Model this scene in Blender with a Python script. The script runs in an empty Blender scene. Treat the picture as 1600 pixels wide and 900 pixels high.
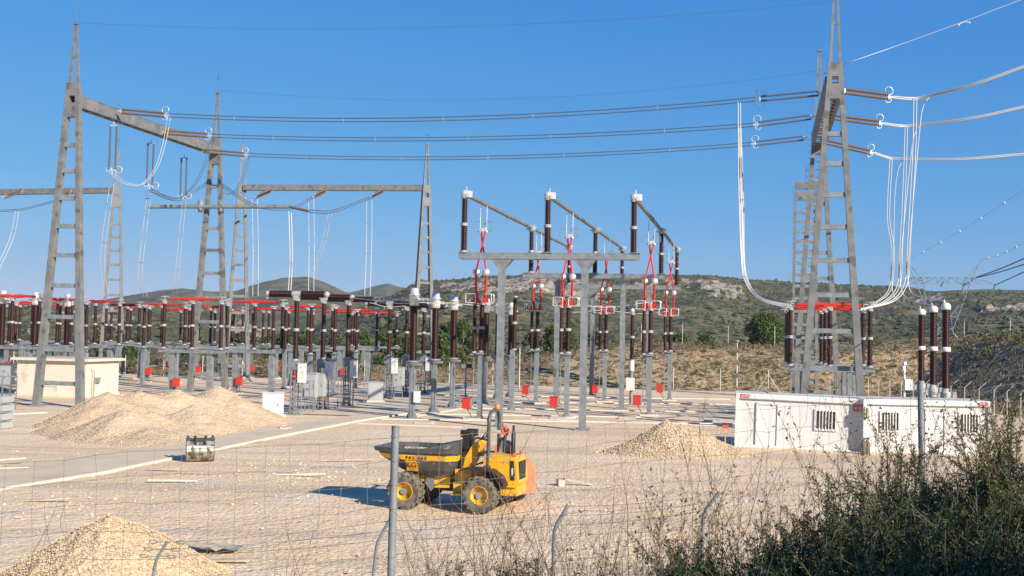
import bpy, math, random
import numpy as np
from mathutils import Vector, Matrix, noise

# ---------------------------------------------------------------- camera, light, exposure
SKYK = 1.05 * 2 ** -.68
scn = bpy.context.scene
COL = scn.collection
W, H, F = 1600.0, 900.0, 1800.0
PITCH, ROLL, CH = math.radians(2.354), math.radians(1.15), 5.1
CAM = Vector((0, 0, CH))
RC = Matrix.Rotation(math.radians(90) + PITCH, 3, 'X') @ Matrix.Rotation(ROLL, 3, 'Z')
cd = bpy.data.cameras.new('camera'); cam = bpy.data.objects.new('camera', cd); COL.objects.link(cam)
cam.matrix_world = Matrix.Translation(CAM) @ RC.to_4x4()
cd.sensor_width = 36; cd.lens = 36 * F / W; cd.clip_start = 0.1; cd.clip_end = 20000
scn.camera = cam
SUN_EL = math.radians(26)
SH = Vector((-0.67, 0.742, 0)).normalized()          # the way shadows fall on the ground
to_sun = Vector((-SH.x * math.cos(SUN_EL), -SH.y * math.cos(SUN_EL), math.sin(SUN_EL)))
sd = bpy.data.lights.new('sun', 'SUN'); sun = bpy.data.objects.new('sun', sd); COL.objects.link(sun)
sun.rotation_euler = to_sun.to_track_quat('Z', 'Y').to_euler()
sd.energy = 5.0; sd.angle = math.radians(0.5); sd.color = (1.0, 0.90, 0.76)
world = bpy.data.worlds.new('World'); scn.world = world; world.use_nodes = True
wn = world.node_tree.nodes; wl = world.node_tree.links
sky = wn.new('ShaderNodeTexSky'); sky.sky_type = 'NISHITA'; sky.sun_disc = False
sky.sun_elevation = SUN_EL; sky.sun_rotation = math.atan2(to_sun.x, to_sun.y)
sky.altitude = 0; sky.air_density = 1.0; sky.dust_density = 0.0; sky.ozone_density = 3.0
sv = wn.new('ShaderNodeSeparateColor'); cv = wn.new('ShaderNodeCombineColor'); wl.new(sky.outputs[0], sv.inputs[0])
for ch, (g_, k_) in enumerate(((1.35, 1.22), (.64, .87), (.283, .99))):   # a phone camera's rendering of the same sky
    a_ = wn.new('ShaderNodeMath'); a_.operation = 'MULTIPLY'; a_.inputs[1].default_value = .05; wl.new(sv.outputs[ch], a_.inputs[0])
    p_ = wn.new('ShaderNodeMath'); p_.operation = 'POWER'; p_.inputs[1].default_value = g_; wl.new(a_.outputs[0], p_.inputs[0])
    q_ = wn.new('ShaderNodeMath'); q_.operation = 'MULTIPLY'; q_.inputs[1].default_value = k_ * 10 * SKYK; wl.new(p_.outputs[0], q_.inputs[0]); wl.new(q_.outputs[0], cv.inputs[ch])
wl.new(cv.outputs[0], wn['Background'].inputs[0]); wn['Background'].inputs[1].default_value = 0.1
scn.view_settings.view_transform = 'Standard'; scn.view_settings.look = 'None'
scn.view_settings.exposure = 0.68; scn.view_settings.gamma = 1

# ---------------------------------------------------------------- placing helpers
def ray(px, py):
    return RC @ Vector(((px - W / 2) / F, -(py - H / 2) / F, -1))
def at(px, py, Y):
    d = ray(px, py); return CAM + d * (Y / d.y)
def gnd(px, py, z=0.0):
    d = ray(px, py); return CAM + d * ((z - CH) / d.z)
def atz(px, Y, z):                                    # the point of column px at depth Y and height z
    y = 524 + 0.02 * (px - 800) - (z - CH) * F / Y
    p = at(px, y, Y); return Vector((p.x, Y, z))
VPA = math.atan2(376, F)
U = Vector((math.sin(VPA), math.cos(VPA), 0)); V = Vector((math.cos(VPA), -math.sin(VPA), 0))
RZ = -VPA                                             # turning a thing built on X/Y onto V/U
def smooth(t):
    t = max(0.0, min(1.0, t)); return t * t * (3 - 2 * t)
def nz(x, y, z=0.0, s=1.0):
    return noise.noise(Vector((x * s, y * s, z)))
def fbm(x, y, z=0.0, o=4):
    a, v = 1.0, 0.0
    for i in range(o):
        v += a * noise.noise(Vector((x, y, z + i * 7.3))); x *= 2; y *= 2; a *= .5
    return v

# ---------------------------------------------------------------- materials
M = {}
HAZE = .00010
def mat(name, col, rough=0.6, metal=0.0, col2=None, scale=5.0, bump=0.0, bscale=40.0, detail=4, spots=None, spec=None, contrast=(0.35, 0.65)):
    m = bpy.data.materials.new(name); m.use_nodes = True; n = m.node_tree.nodes; l = m.node_tree.links
    b = n['Principled BSDF']; b.inputs['Base Color'].default_value = (*col, 1)
    b.inputs['Roughness'].default_value = rough; b.inputs['Metallic'].default_value = metal
    if spec is not None: b.inputs['Specular IOR Level'].default_value = spec
    tc = n.new('ShaderNodeTexCoord')
    if col2:
        t = n.new('ShaderNodeTexNoise'); t.inputs['Scale'].default_value = scale; t.inputs['Detail'].default_value = detail
        l.new(tc.outputs['Object'], t.inputs['Vector'])
        r = n.new('ShaderNodeValToRGB'); r.color_ramp.elements[0].position = contrast[0]; r.color_ramp.elements[1].position = contrast[1]
        r.color_ramp.elements[0].color = (*col, 1); r.color_ramp.elements[1].color = (*col2, 1)
        l.new(t.outputs['Fac'], r.inputs[0]); out = r.outputs[0]
        if spots:
            c3, sc3, th = spots
            t3 = n.new('ShaderNodeTexNoise'); t3.inputs['Scale'].default_value = sc3; t3.inputs['Detail'].default_value = 6
            l.new(tc.outputs['Object'], t3.inputs['Vector'])
            r3 = n.new('ShaderNodeValToRGB'); r3.color_ramp.elements[0].position = th; r3.color_ramp.elements[1].position = th + .06
            l.new(t3.outputs['Fac'], r3.inputs[0])
            mx = n.new('ShaderNodeMixRGB'); l.new(r3.outputs[0], mx.inputs[0]); l.new(out, mx.inputs[1]); mx.inputs[2].default_value = (*c3, 1)
            out = mx.outputs[0]
        l.new(out, b.inputs['Base Color'])
    if bump:
        t2 = n.new('ShaderNodeTexNoise'); t2.inputs['Scale'].default_value = bscale; t2.inputs['Detail'].default_value = 5
        l.new(tc.outputs['Object'], t2.inputs['Vector'])
        bp = n.new('ShaderNodeBump'); bp.inputs['Strength'].default_value = 1.0; bp.inputs['Distance'].default_value = bump
        l.new(t2.outputs['Fac'], bp.inputs['Height']); l.new(bp.outputs[0], b.inputs['Normal'])
    M[name] = m; return m
mat('galv', (.165, .185, .195), .55, .1, (.25, .265, .27), 3.0, .003, 30)
mat('galv_warm', (.145, .15, .148), .55, .1, (.215, .215, .205), 2.0, .002, 25, spots=((.11, .105, .095), 1.3, .60))
mat('galv_far', (.115, .122, .125), .6, .05, (.165, .17, .17), 2.0)
mat('galv_dark', (.20, .21, .22), .5, .3, (.30, .31, .32), 3)
mat('alu', (.46, .46, .45), .35, .4, (.80, .80, .78), 6)
mat('cap_grey', (.34, .345, .34), .5)
mat('wire_alu', (.52, .52, .50), .5, .1)
mat('wire_dark', (.10, .13, .17), .5, .2)
mat('wire_thin', (.26, .24, .21), .6, .2)
mat('porcelain', (.040, .011, .007), .38, 0, (.028, .008, .006), 6, spec=.28)
mat('porcelain_rust', (.125, .085, .06), .45, 0, (.18, .125, .085), 8)
mat('string_blue', (.07, .08, .11), .4)
mat('red', (.56, .035, .018), .5, 0, (.44, .028, .016), 4)
mat('redbox', (.56, .034, .018), .5, 0, (.48, .034, .02), 3)
mat('redpaint', (.66, .05, .04), .5)
mat('white', (.62, .61, .58), .5, 0, (.66, .65, .62), 2)
mat('whitewall', (.57, .56, .54), .55, 0, (.61, .60, .58), 1.2, .002, 3, spots=((.50, .47, .42), 1.6, .62))
mat('offwhite', (.52, .50, .45), .6)
mat('graybox', (.36, .375, .37), .5)
mat('cream', (.62, .54, .43), .85, 0, (.66, .58, .47), 1.2, .004, 30, spots=((.54, .46, .36), 1.1, .6))
mat('concrete', (.40, .37, .32), .9, 0, (.50, .46, .40), 1.5, .01, 12)
mat('concrete_pale', (.62, .52, .40), .9, 0, (.68, .58, .46), 2.5, .01, 12)
mat('road', (.55, .44, .28), .9, 0, (.62, .50, .33), .7, .006, 25, spots=((.48, .39, .26), .45, .60))
mat('glass', (.03, .035, .035), .12, 0, spec=.8)
mat('curtain', (.30, .27, .2), .8)
mat('yellow', (.86, .43, .01), .35, 0, (.78, .38, .012), 3, spots=((.46, .30, .11), 4, .56))
mat('charcoal', (.055, .06, .06), .45, 0, (.085, .085, .08), 4, spots=((.20, .17, .13), 6, .60))
mat('black', (.018, .018, .018), .5)
mat('rubber', (.065, .058, .047), .9, 0, (.20, .17, .13), 7, .004, 60)
mat('orange', (.80, .20, .08), .5, 0, (.72, .16, .06), 6, spots=((.5, .2, .12), 9, .55))
mat('amber', (.9, .22, .02), .2)
mat('steel_shiny', (.40, .38, .32), .34, .6, (.12, .11, .08), 5, contrast=(.45, .62))
mat('darkgreen', (.03, .045, .04), .5)
mat('wood', (.34, .27, .17), .85, 0, (.52, .43, .30), 3)
mat('bark', (.11, .08, .055), .9, 0, (.17, .13, .09), 12)
mat('twig', (.17, .12, .075), .9, 0, (.27, .20, .13), 9)
mat('twig_grey', (.24, .21, .17), .9)
mat('decal_red', (.25, .012, .01), .5)
mat('pylon', (.20, .23, .26), .6, .3)
mat('drygrass', (.34, .25, .13), .9, 0, (.45, .35, .19), 3)
def leafmat(name, a, b, c=None, trans=.25):
    m = bpy.data.materials.new(name); m.use_nodes = True; n = m.node_tree.nodes; l = m.node_tree.links
    p = n['Principled BSDF']; p.inputs['Roughness'].default_value = .55; p.inputs['Specular IOR Level'].default_value = .3
    g = n.new('ShaderNodeNewGeometry'); r = n.new('ShaderNodeValToRGB')
    e = r.color_ramp.elements; e[0].color = (*a, 1); e[1].color = (*b, 1); e[1].position = .75
    if c: x = e.new(1.0); x.color = (*c, 1)
    l.new(g.outputs['Random Per Island'], r.inputs[0]); l.new(r.outputs[0], p.inputs['Base Color'])
    if trans:
        t = n.new('ShaderNodeBsdfTranslucent'); l.new(r.outputs[0], t.inputs[0]); ms = n.new('ShaderNodeMixShader'); ms.inputs[0].default_value = trans
        l.new(p.outputs[0], ms.inputs[1]); l.new(t.outputs[0], ms.inputs[2]); l.new(ms.outputs[0], n['Material Output'].inputs[0])
    M[name] = m
leafmat('leaf_shrub', (.010, .024, .007), (.024, .054, .012), (.07, .10, .025), .12)
leafmat('leaf_sunlit', (.055, .075, .018), (.16, .16, .035), (.24, .17, .06))  # the gold of sunlit shrub tops, put into the leaf colour
leafmat('leaf_dry', (.15, .10, .055), (.27, .19, .11), (.16, .14, .06))
leafmat('leaf_pine', (.045, .075, .018), (.095, .145, .032), (.14, .19, .05), .15)
leafmat('leaf_tree', (.038, .070, .018), (.085, .135, .030), (.13, .18, .05), .15)
leafmat('leaf_olive', (.060, .070, .036), (.110, .115, .06), (.17, .15, .08), .15)
leafmat('leaf_scrub', (.050, .058, .024), (.105, .105, .045), (.19, .155, .075), .1)
leafmat('leaf_hill', (.040, .048, .022), (.070, .078, .034), (.105, .10, .05), 0)

def soilmat(name, a, b, dark, fine=30., big=.15, bumpd=.03, spots_th=.60, fine_mix=.5, stones=None, dirt=None, tracks=None):
    m = bpy.data.materials.new(name); m.use_nodes = True; n = m.node_tree.nodes; l = m.node_tree.links
    p = n['Principled BSDF']; p.inputs['Roughness'].default_value = .95; p.inputs['Specular IOR Level'].default_value = .15
    tc = n.new('ShaderNodeTexCoord')
    def N(s, d=5, rgh=.6):
        t = n.new('ShaderNodeTexNoise'); t.inputs['Scale'].default_value = s; t.inputs['Detail'].default_value = d; t.inputs['Roughness'].default_value = rgh
        l.new(tc.outputs['Object'], t.inputs['Vector']); return t.outputs['Fac']
    def ramp(f, lo, hi, c0, c1):
        r = n.new('ShaderNodeValToRGB'); e = r.color_ramp.elements; e[0].position = lo; e[1].position = hi; e[0].color = (*c0, 1); e[1].color = (*c1, 1); l.new(f, r.inputs[0]); return r.outputs[0]
    def mix(f, x, y, mode='MIX'):
        k = n.new('ShaderNodeMixRGB'); k.blend_type = mode
        for i, q in enumerate((f, x, y)):
            if isinstance(q, (int, float)): k.inputs[i].default_value = q
            elif isinstance(q, tuple): k.inputs[i].default_value = (*q, 1)
            else: l.new(q, k.inputs[i])
        return k.outputs[0]
    base = ramp(N(big, 6), .38, .62, a, b)
    if dirt: base = mix(ramp(N(dirt[1], 5), dirt[2], dirt[2] + .1, (0, 0, 0), (1, 1, 1)), base, dirt[0])
    if tracks:                                         # strips compacted by wheels along the yard
        mp = n.new('ShaderNodeMapping'); mp.inputs['Rotation'].default_value = (0, 0, tracks[1]); mp.inputs['Scale'].default_value = (.06, 1, 1); l.new(tc.outputs['Object'], mp.inputs['Vector'])
        tn = n.new('ShaderNodeTexNoise'); tn.inputs['Scale'].default_value = tracks[2]; tn.inputs['Detail'].default_value = 5; l.new(mp.outputs[0], tn.inputs['Vector'])
        base = mix(ramp(tn.outputs['Fac'], .52, .60, (0, 0, 0), (.8, .8, .8)), base, tracks[0])
    f = ramp(N(fine, 3, .8), .40, .60, (0, 0, 0), (1, 1, 1))
    base = mix(fine_mix, base, mix(f, tuple(x * .62 for x in a), tuple(min(1, x * 1.12) for x in b)))
    base = mix(ramp(N(fine * .55, 4, .8), spots_th, spots_th + .05, (0, 0, 0), (1, 1, 1)), base, dark)
    l.new(base, p.inputs['Base Color'])
    v = n.new('ShaderNodeTexVoronoi'); v.inputs['Scale'].default_value = stones or fine * .7; l.new(tc.outputs['Object'], v.inputs['Vector'])
    bp = n.new('ShaderNodeBump'); bp.inputs['Distance'].default_value = bumpd; l.new(v.outputs['Distance'], bp.inputs['Height'])
    b2 = n.new('ShaderNodeBump'); b2.inputs['Distance'].default_value = bumpd * 3; l.new(N(fine * .12, 5), b2.inputs['Height']); l.new(bp.outputs[0], b2.inputs['Normal'])
    l.new(b2.outputs[0], p.inputs['Normal']); M[name] = m
soilmat('gravel', (.68, .50, .30), (.76, .575, .37), (.50, .365, .22), 11., .12, .03, .71, .33, 8., dirt=((.73, .585, .42), .23, .54), tracks=((.52, .395, .265), .35, .5))
soilmat('gravel_pile', (.52, .39, .24), (.60, .46, .30), (.27, .20, .12), 12., .4, .04, .66, .45, 9.)
soilmat('scrubland', (.37, .25, .13), (.47, .33, .19), (.07, .075, .03), 2.2, .06, .10, .50, .45, 2., dirt=((.13, .12, .055), .10, .53))
soilmat('hill_soil', (.088, .086, .040), (.185, .152, .082), (.035, .043, .018), .20, .006, 1.2, .52, .55, .12, dirt=((.075, .078, .034), .02, .50))
soilmat('far_hill', (.085, .09, .055), (.15, .14, .095), (.05, .058, .034), .05, .0025, 2.0, .56, .5, .04)
soilmat('cliff', (.27, .22, .165), (.37, .31, .24), (.10, .09, .055), .35, .05, 1.5, .56, .6, .25)

# ---------------------------------------------------------------- mesh helpers
class MB:
    def __init__(s, org=(0, 0, 0), m='galv'):
        s.v = []; s.f = []; s.mi = []; s.sm = []; s.mats = [m]; s.cur = 0; s.o = Vector(org)
    def use(s, m):
        if m not in s.mats: s.mats.append(m)
        s.cur = s.mats.index(m); return s
    def add(s, vs, fs, sm=False):
        k = len(s.v); s.v += [tuple(Vector(v) - s.o) for v in vs]
        for f in fs: s.f.append(tuple(k + i for i in f)); s.mi.append(s.cur); s.sm.append(sm)
        return s
    def hexa(s, p):                                    # p: four bottom points, four top points
        return s.add(p, [(3, 2, 1, 0), (4, 5, 6, 7), (0, 1, 5, 4), (1, 2, 6, 5), (2, 3, 7, 6), (3, 0, 4, 7)])
    def box(s, c, d, rz=0.0, R=None):
        c = Vector(c); R = R or Matrix.Rotation(rz, 3, 'Z'); a, b, e = d[0] / 2, d[1] / 2, d[2] / 2
        return s.hexa([c + R @ Vector(q) for q in ((-a, -b, -e), (a, -b, -e), (a, b, -e), (-a, b, -e), (-a, -b, e), (a, -b, e), (a, b, e), (-a, b, e))])
    def bar(s, p, q, w, h, side=None, w2=None, h2=None):
        p, q = Vector(p), Vector(q); d = (q - p).normalized(); w2 = w2 or w; h2 = h2 or h
        a = Vector(side).normalized() if side else d.cross(Vector((0, 0, 1)))
        if a.length < 1e-3: a = Vector((1, 0, 0))
        a = (a - d * a.dot(d)).normalized(); b = a.cross(d).normalized()
        P = []
        for c, ww, hh in ((p, w, h), (q, w2, h2)):
            P += [c - a * ww / 2 - b * hh / 2, c + a * ww / 2 - b * hh / 2, c + a * ww / 2 + b * hh / 2, c - a * ww / 2 + b * hh / 2]
        return s.hexa(P)
    def tube(s, pts, r, n=6, closed=False, sm=True):
        pts = [Vector(p) for p in pts]; k = len(pts); rs = r if isinstance(r, (list, tuple)) else [r] * k
        vs = []; fs = []; prev = None
        for i, p in enumerate(pts):
            if closed: t = pts[(i + 1) % k] - pts[i - 1]
            else: t = pts[min(i + 1, k - 1)] - pts[max(i - 1, 0)]
            t = t.normalized() if t.length > 1e-9 else Vector((0, 0, 1))
            if prev is None: a = t.orthogonal().normalized()
            else:
                a = prev - t * prev.dot(t); a = a.normalized() if a.length > 1e-6 else t.orthogonal().normalized()
            prev = a; b = t.cross(a)
            for j in range(n):
                g = 2 * math.pi * j / n; vs.append(p + (a * math.cos(g) + b * math.sin(g)) * rs[i])
        m_ = k if closed else k - 1
        for i in range(m_):
            for j in range(n):
                i2 = (i + 1) % k; fs.append((i * n + j, i * n + (j + 1) % n, i2 * n + (j + 1) % n, i2 * n + j))
        s.add(vs, fs, sm)
        if not closed: s.add(vs[:n], [tuple(range(n))[::-1]]); s.add(vs[-n:], [tuple(range(n))])
        return s
    def cyl(s, p, q, r, r2=None, n=10): return s.tube([p, q], [r, r if r2 is None else r2], n)
    def lathe(s, prof, base=(0, 0, 0), axis=(0, 0, 1), n=10, sm=True):
        base = Vector(base); ax = Vector(axis).normalized(); a = ax.orthogonal().normalized(); b = ax.cross(a); vs = []; fs = []
        for r, z in prof:
            for j in range(n):
                g = 2 * math.pi * j / n; vs.append(base + ax * z + (a * math.cos(g) + b * math.sin(g)) * r)
        k = len(prof)
        for i in range(k - 1):
            for j in range(n): fs.append((i * n + j, i * n + (j + 1) % n, (i + 1) * n + (j + 1) % n, (i + 1) * n + j))
        fs.append(tuple(range(n))[::-1]); fs.append(tuple((k - 1) * n + j for j in range(n)))
        return s.add(vs, fs, sm)
    def ball(s, c, r, n=8, sz=1.0):
        k = max(4, n // 2 + 1)
        return s.lathe([(max(1e-3, r * math.sin(math.pi * i / k)), -r * sz * math.cos(math.pi * i / k)) for i in range(k + 1)], c, n=n)
    def ring(s, c, r, t, axis=(0, 0, 1), n=14, rx=None, m=5):
        ax = Vector(axis).normalized(); a = ax.orthogonal().normalized(); b = ax.cross(a)
        return s.tube([Vector(c) + a * math.cos(2 * math.pi * i / n) * r + b * math.sin(2 * math.pi * i / n) * (rx or r) for i in range(n)], t, m, True)
    def prism(s, pts, d):                              # an outline extruded along d
        k = len(pts); p = [Vector(q) for q in pts]; d = Vector(d)
        return s.add(p + [q + d for q in p], [tuple(range(k))[::-1], tuple(range(k, 2 * k))] + [(i, (i + 1) % k, k + (i + 1) % k, k + i) for i in range(k)])
    def sheds(s, base, L, r, rs, n=9, axis=(0, 0, 1), pitch=.11):
        k = max(3, int(L / pitch)); prof = [(r, 0)]
        for i in range(k):
            z = L * (i + .2) / k; prof += [(r, z), (rs, z + L / k * .25), (r, z + L / k * .6)]
        prof.append((r, L)); return s.lathe(prof, base, axis, n)
    def build(s, name, parent=None, loc=None, rz=None):
        me = bpy.data.meshes.new(name); me.from_pydata(s.v, [], s.f)
        for m in s.mats: me.materials.append(M[m])
        me.polygons.foreach_set('material_index', s.mi); me.polygons.foreach_set('use_smooth', s.sm); me.update()
        o = bpy.data.objects.new(name, me); COL.objects.link(o)
        if parent: o.parent = parent
        if parent is None and s.o.length > 0 and loc is None: o.location = s.o
        if loc is not None: o.location = loc
        if rz is not None: o.rotation_euler.z = rz
        return o
def tag(o, label, cat, group=None, kind=None):
    if label: o['label'] = label
    if cat: o['category'] = cat
    if group: o['group'] = group
    if kind: o['kind'] = kind
    return o
def thing(name, label, cat, loc=(0, 0, 0), rz=0.0, group=None):
    o = bpy.data.objects.new(name, None); COL.objects.link(o); o.location = loc; o.rotation_euler = (0, 0, rz); o.empty_display_size = .3
    return tag(o, label, cat, group)
def struct(o): o['kind'] = 'structure'; return o
def dup(root, loc, rz, label):
    def cp(o, par):
        c = o.copy(); COL.objects.link(c)
        if par: c.parent = par
        for ch in kids.get(o.name, []): cp(ch, c)
        return c
    kids = {}
    for ch in root.children_recursive: kids.setdefault(ch.parent.name, []).append(ch)
    r = cp(root, None); r.location = loc; r.rotation_euler.z = rz; r['label'] = label
    return r
def series(make, spots):
    """spots: (location, turn, label); the first makes the thing, the others copy it"""
    first = None; out = []
    for loc, rz, label in spots:
        if first is None:
            first = make(label); first.location = loc; first.rotation_euler.z = rz; out.append(first)
        else: out.append(dup(first, loc, rz, label))
    return out
def leafcloud(name, P, size, mname, parent=None, seed=0, D=None, asp=.45, org=(0, 0, 0), loc=None):
    """one quad per point of P; D: directions the leaves point along"""
    g = np.random.default_rng(seed); n = len(P); P = np.asarray(P, float)
    d = np.asarray(D, float) if D is not None else g.normal(size=(n, 3))
    if D is not None: d = d + g.normal(size=(n, 3)) * .35
    d /= np.linalg.norm(d, axis=1)[:, None] + 1e-9
    e = np.cross(d, g.normal(size=(n, 3))); e /= np.linalg.norm(e, axis=1)[:, None] + 1e-9
    sz = (size * g.uniform(.6, 1.35, n))[:, None]; a = d * sz; b = e * sz * asp
    v = np.stack([P, P + a * .5 + b * .5, P + a, P + a * .5 - b * .5], 1).reshape(-1, 3) - np.array(org)
    me = bpy.data.meshes.new(name); me.vertices.add(4 * n); me.vertices.foreach_set('co', v.ravel())
    me.loops.add(4 * n); me.loops.foreach_set('vertex_index', np.arange(4 * n)); me.polygons.add(n)
    me.polygons.foreach_set('loop_start', np.arange(n) * 4); me.polygons.foreach_set('loop_total', np.full(n, 4))
    me.materials.append(M[mname]); me.update(); me.validate()
    o = bpy.data.objects.new(name, me); COL.objects.link(o)
    if parent: o.parent = parent
    if loc is not None: o.location = loc
    return o
# ---------------------------------------------------------------- ground
def yback(x): return 117 - .209 * x
XR = 34.0
def terrain(x, y):
    z = -.12
    # the bank the photographer stands on
    if y < 17.5:
        t = smooth((17.5 - y) / 9.5); z += t * 2.5
        if y < 8: z += min(1.0, (8 - y) * .13)
        if y < 0: z += min(3.0, -y * .05)
    db = y - yback(x)
    hb = .9 + 3.3 * smooth((x + 8) / 26.0) + 1.3 * smooth((x - 28) / 30)
    if db > 0:
        rise = smooth((db - 1.5) / 15.0)
        drop = smooth((db - 45) / 110.0)
        zb = hb * rise - (hb + 13) * drop
        zb += .5 * rise * fbm(x * .09, y * .09, 3) + .18 * rise * fbm(x * .5, y * .5, 5)
        z = max(z, -20) + zb
    dr = x - XR
    if dr > 0 and y > 12:
        k = smooth((dr - 3.0) / 14.0) * smooth((y - 12) / 25)
        zr = 5.8 * k * (1 + .12 * fbm(x * .1, y * .08, 9)) + .25 * k * fbm(x * .45, y * .45, 2)
        if db > 0: z = max(z, zr * (1 - smooth((db - 45) / 90)) - 13 * smooth((db - 45) / 110) )
        else: z += zr
    if x < -60 and y > 40: z += 0
    return z
def axis(parts):
    out = []
    for a, b, st in parts:
        v = a
        while v < b - 1e-6: out.append(v); v += st
    out.append(parts[-1][1]); return out
def grid_mesh(name, xs, ys, fz, mname, sm=True):
    nx, ny = len(xs), len(ys); vs = [(x, y, fz(x, y)) for y in ys for x in xs]
    fs = [(j * nx + i, j * nx + i + 1, (j + 1) * nx + i + 1, (j + 1) * nx + i) for j in range(ny - 1) for i in range(nx - 1)]
    me = bpy.data.meshes.new(name); me.from_pydata(vs, [], fs); me.materials.append(M[mname])
    me.polygons.foreach_set('use_smooth', [sm] * len(fs)); me.update()
    o = bpy.data.objects.new(name, me); COL.objects.link(o); return struct(o)
xs = axis([(-3000, -1000, 500), (-1000, -200, 80), (-200, -90, 8), (-90, 110, 1.3), (110, 240, 8), (240, 1000, 80), (1000, 3000, 500)])
ys = axis([(-500, -200, 150), (-200, -30, 15), (-30, 4, 2.5), (4, 22, .8), (22, 100, 2.2), (100, 170, 1.3), (170, 300, 8), (300, 1000, 100), (1000, 3000, 500)])
grid_mesh('ground', xs, ys, terrain, 'scrubland')
# the gravel yard, warped so its back edge follows the far fence
def yard():
    nx, ny = 150, 190; vs = []; fs = []
    for j in range(ny + 1):
        t = (j / ny) ** 1.5
        for i in range(nx + 1):
            x = -95 + (XR + 2.0 + 95) * i / nx; y = 17.2 + (yback(x) + 1.2 - 17.2) * t
            e = smooth((y - 17) / 3) * smooth((70 - y) / 20)
            vs.append((x, y, .0 + .05 * e * fbm(x * .35, y * .35, 1) + .02 * e * fbm(x * 1.5, y * 1.5, 4)))
    w = nx + 1
    for j in range(ny):
        for i in range(nx): fs.append((j * w + i, j * w + i + 1, (j + 1) * w + i + 1, (j + 1) * w + i))
    me = bpy.data.meshes.new('gravel_yard'); me.from_pydata(vs, [], fs); me.materials.append(M['gravel']); me.polygons.foreach_set('use_smooth', [True] * len(fs)); me.update()
    o = bpy.data.objects.new('gravel_yard', me); COL.objects.link(o); return struct(o)
yard()
# ---------------------------------------------------------------- hills
def interp(tab, x):
    if x <= tab[0][0]: return tab[0][1]
    for (a, b), (c, d) in zip(tab, tab[1:]):
        if x <= c: return b + (d - b) * (x - a) / (c - a)
    return tab[-1][1]
def hill(name, prof, dist, foot, back, px0, px1, nx, ny, m, rough, z0=-14.0, cliff=None, prof_pow=1.0, sc=1.0):
    vs = []; fs = []; mi = []
    for j in range(ny + 1):
        t = j / ny * 1.35
        for i in range(nx + 1):
            px = px0 + (px1 - px0) * i / nx
            yr = interp(prof, px); a = (px - 800) / F
            zr = CH + ((524 + .02 * (px - 800)) - yr) / F * dist
            Y = foot + (dist - foot) * t if t <= 1 else dist + (t - 1) * (back - dist) / .35
            x = a * Y
            s = t ** prof_pow if t <= 1 else 1 - .5 * smooth((t - 1) / .35)
            z = z0 + (zr - z0) * s
            env = math.sin(min(1, t) * math.pi) ** .5 if t < 1 else 0
            z += rough * (env + .10) * (fbm(x * .006 * sc, Y * .006 * sc, 11, 5) + .28 * fbm(x * .03 * sc, Y * .03 * sc, 17, 4))
            # gullies running down the slope
            z -= rough * .8 * env * abs(noise.noise(Vector((x * .011 * sc, Y * .002 * sc, 5))))
            vs.append((x, Y, z))
    w = nx + 1
    for j in range(ny):
        for i in range(nx):
            fs.append((j * w + i, j * w + i + 1, (j + 1) * w + i + 1, (j + 1) * w + i))
            k = 0
            if cliff:
                px = px0 + (px1 - px0) * i / nx; t = j / ny * 1.35
                for (c0, c1, tl, th) in cliff:
                    wob = .05 * fbm(px * .03, t * 3, 2); e = .5 * fbm(px * .02, 1, 6)
                    if c0 < px + 30 * fbm(px * .05, t * 12, 8) < c1 and tl + wob < t < th + wob + .04 * e and noise.noise(Vector((px * .09, t * 22, 3))) > -.25: k = 1
            mi.append(k)
    if cliff:                                          # the rock bands stand steep and broken
        for j in range(1, ny):
            for i in range(nx):
                if mi[j * nx + i]:
                    q = j * w + i; x, y, z = vs[q]; vs[q] = (x, y, z + 2.5 * noise.noise(Vector((x * .15, y * .15, 1))) + 1.2 * abs(noise.noise(Vector((x * .5, y * .3, 4)))))
    me = bpy.data.meshes.new(name); me.from_pydata(vs, [], fs); me.materials.append(M[m])
    if cliff: me.materials.append(M['cliff']); me.polygons.foreach_set('material_index', mi)
    me.polygons.foreach_set('use_smooth', [True] * len(fs)); me.update()
    o = bpy.data.objects.new(name, me); COL.objects.link(o); struct(o); return vs, w, {(k // nx) * w + k % nx for k, q in enumerate(mi) if q}
R1 = [(420, 552), (470, 520), (520, 497), (600, 469), (640, 447), (668, 439), (720, 436), (760, 431), (800, 430), (825, 427), (850, 427), (900, 431), (960, 432), (1000, 429), (1060, 429), (1110, 430), (1170, 437), (1250, 442), (1330, 446), (1400, 450), (1460, 455), (1540, 451), (1600, 452), (1700, 452), (1900, 462), (2200, 480)]
R0 = [(-600, 500), (-200, 480), (0, 483), (60, 477), (110, 482), (180, 485), (230, 476), (300, 480), (350, 492), (380, 496), (420, 516), (450, 532), (500, 556)]
R2 = [(-700, 500), (-200, 484), (0, 484), (100, 478), (170, 468), (200, 462), (250, 453), (285, 450), (330, 456), (365, 457), (400, 446), (440, 434), (480, 432), (505, 440), (540, 456), (580, 464), (640, 478), (760, 500)]
R3 = [(380, 480), (520, 462), (560, 454), (585, 447), (605, 442), (625, 448), (650, 452), (680, 462), (760, 480), (900, 500)]
v1, w1, k1 = hill('hill', R1, 720, 215, 1000, 380, 2200, 420, 120, 'hill_soil', 7.0, cliff=[(690, 955, .62, .90), (1095, 1155, .70, .86), (1040, 1095, .78, .88), (1400, 1470, .68, .74), (1540, 1660, .40, .52), (1240, 1300, .5, .56), (985, 1030, .80, .86)], prof_pow=.8)
v0, w0, k0 = hill('rocky_hill', R0, 520, 240, 760, -600, 500, 220, 80, 'hill_soil', 6.0, cliff=[(355, 450, .72, .95), (80, 200, .8, .88), (-60, 60, .5, .58)], prof_pow=.85)
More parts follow.
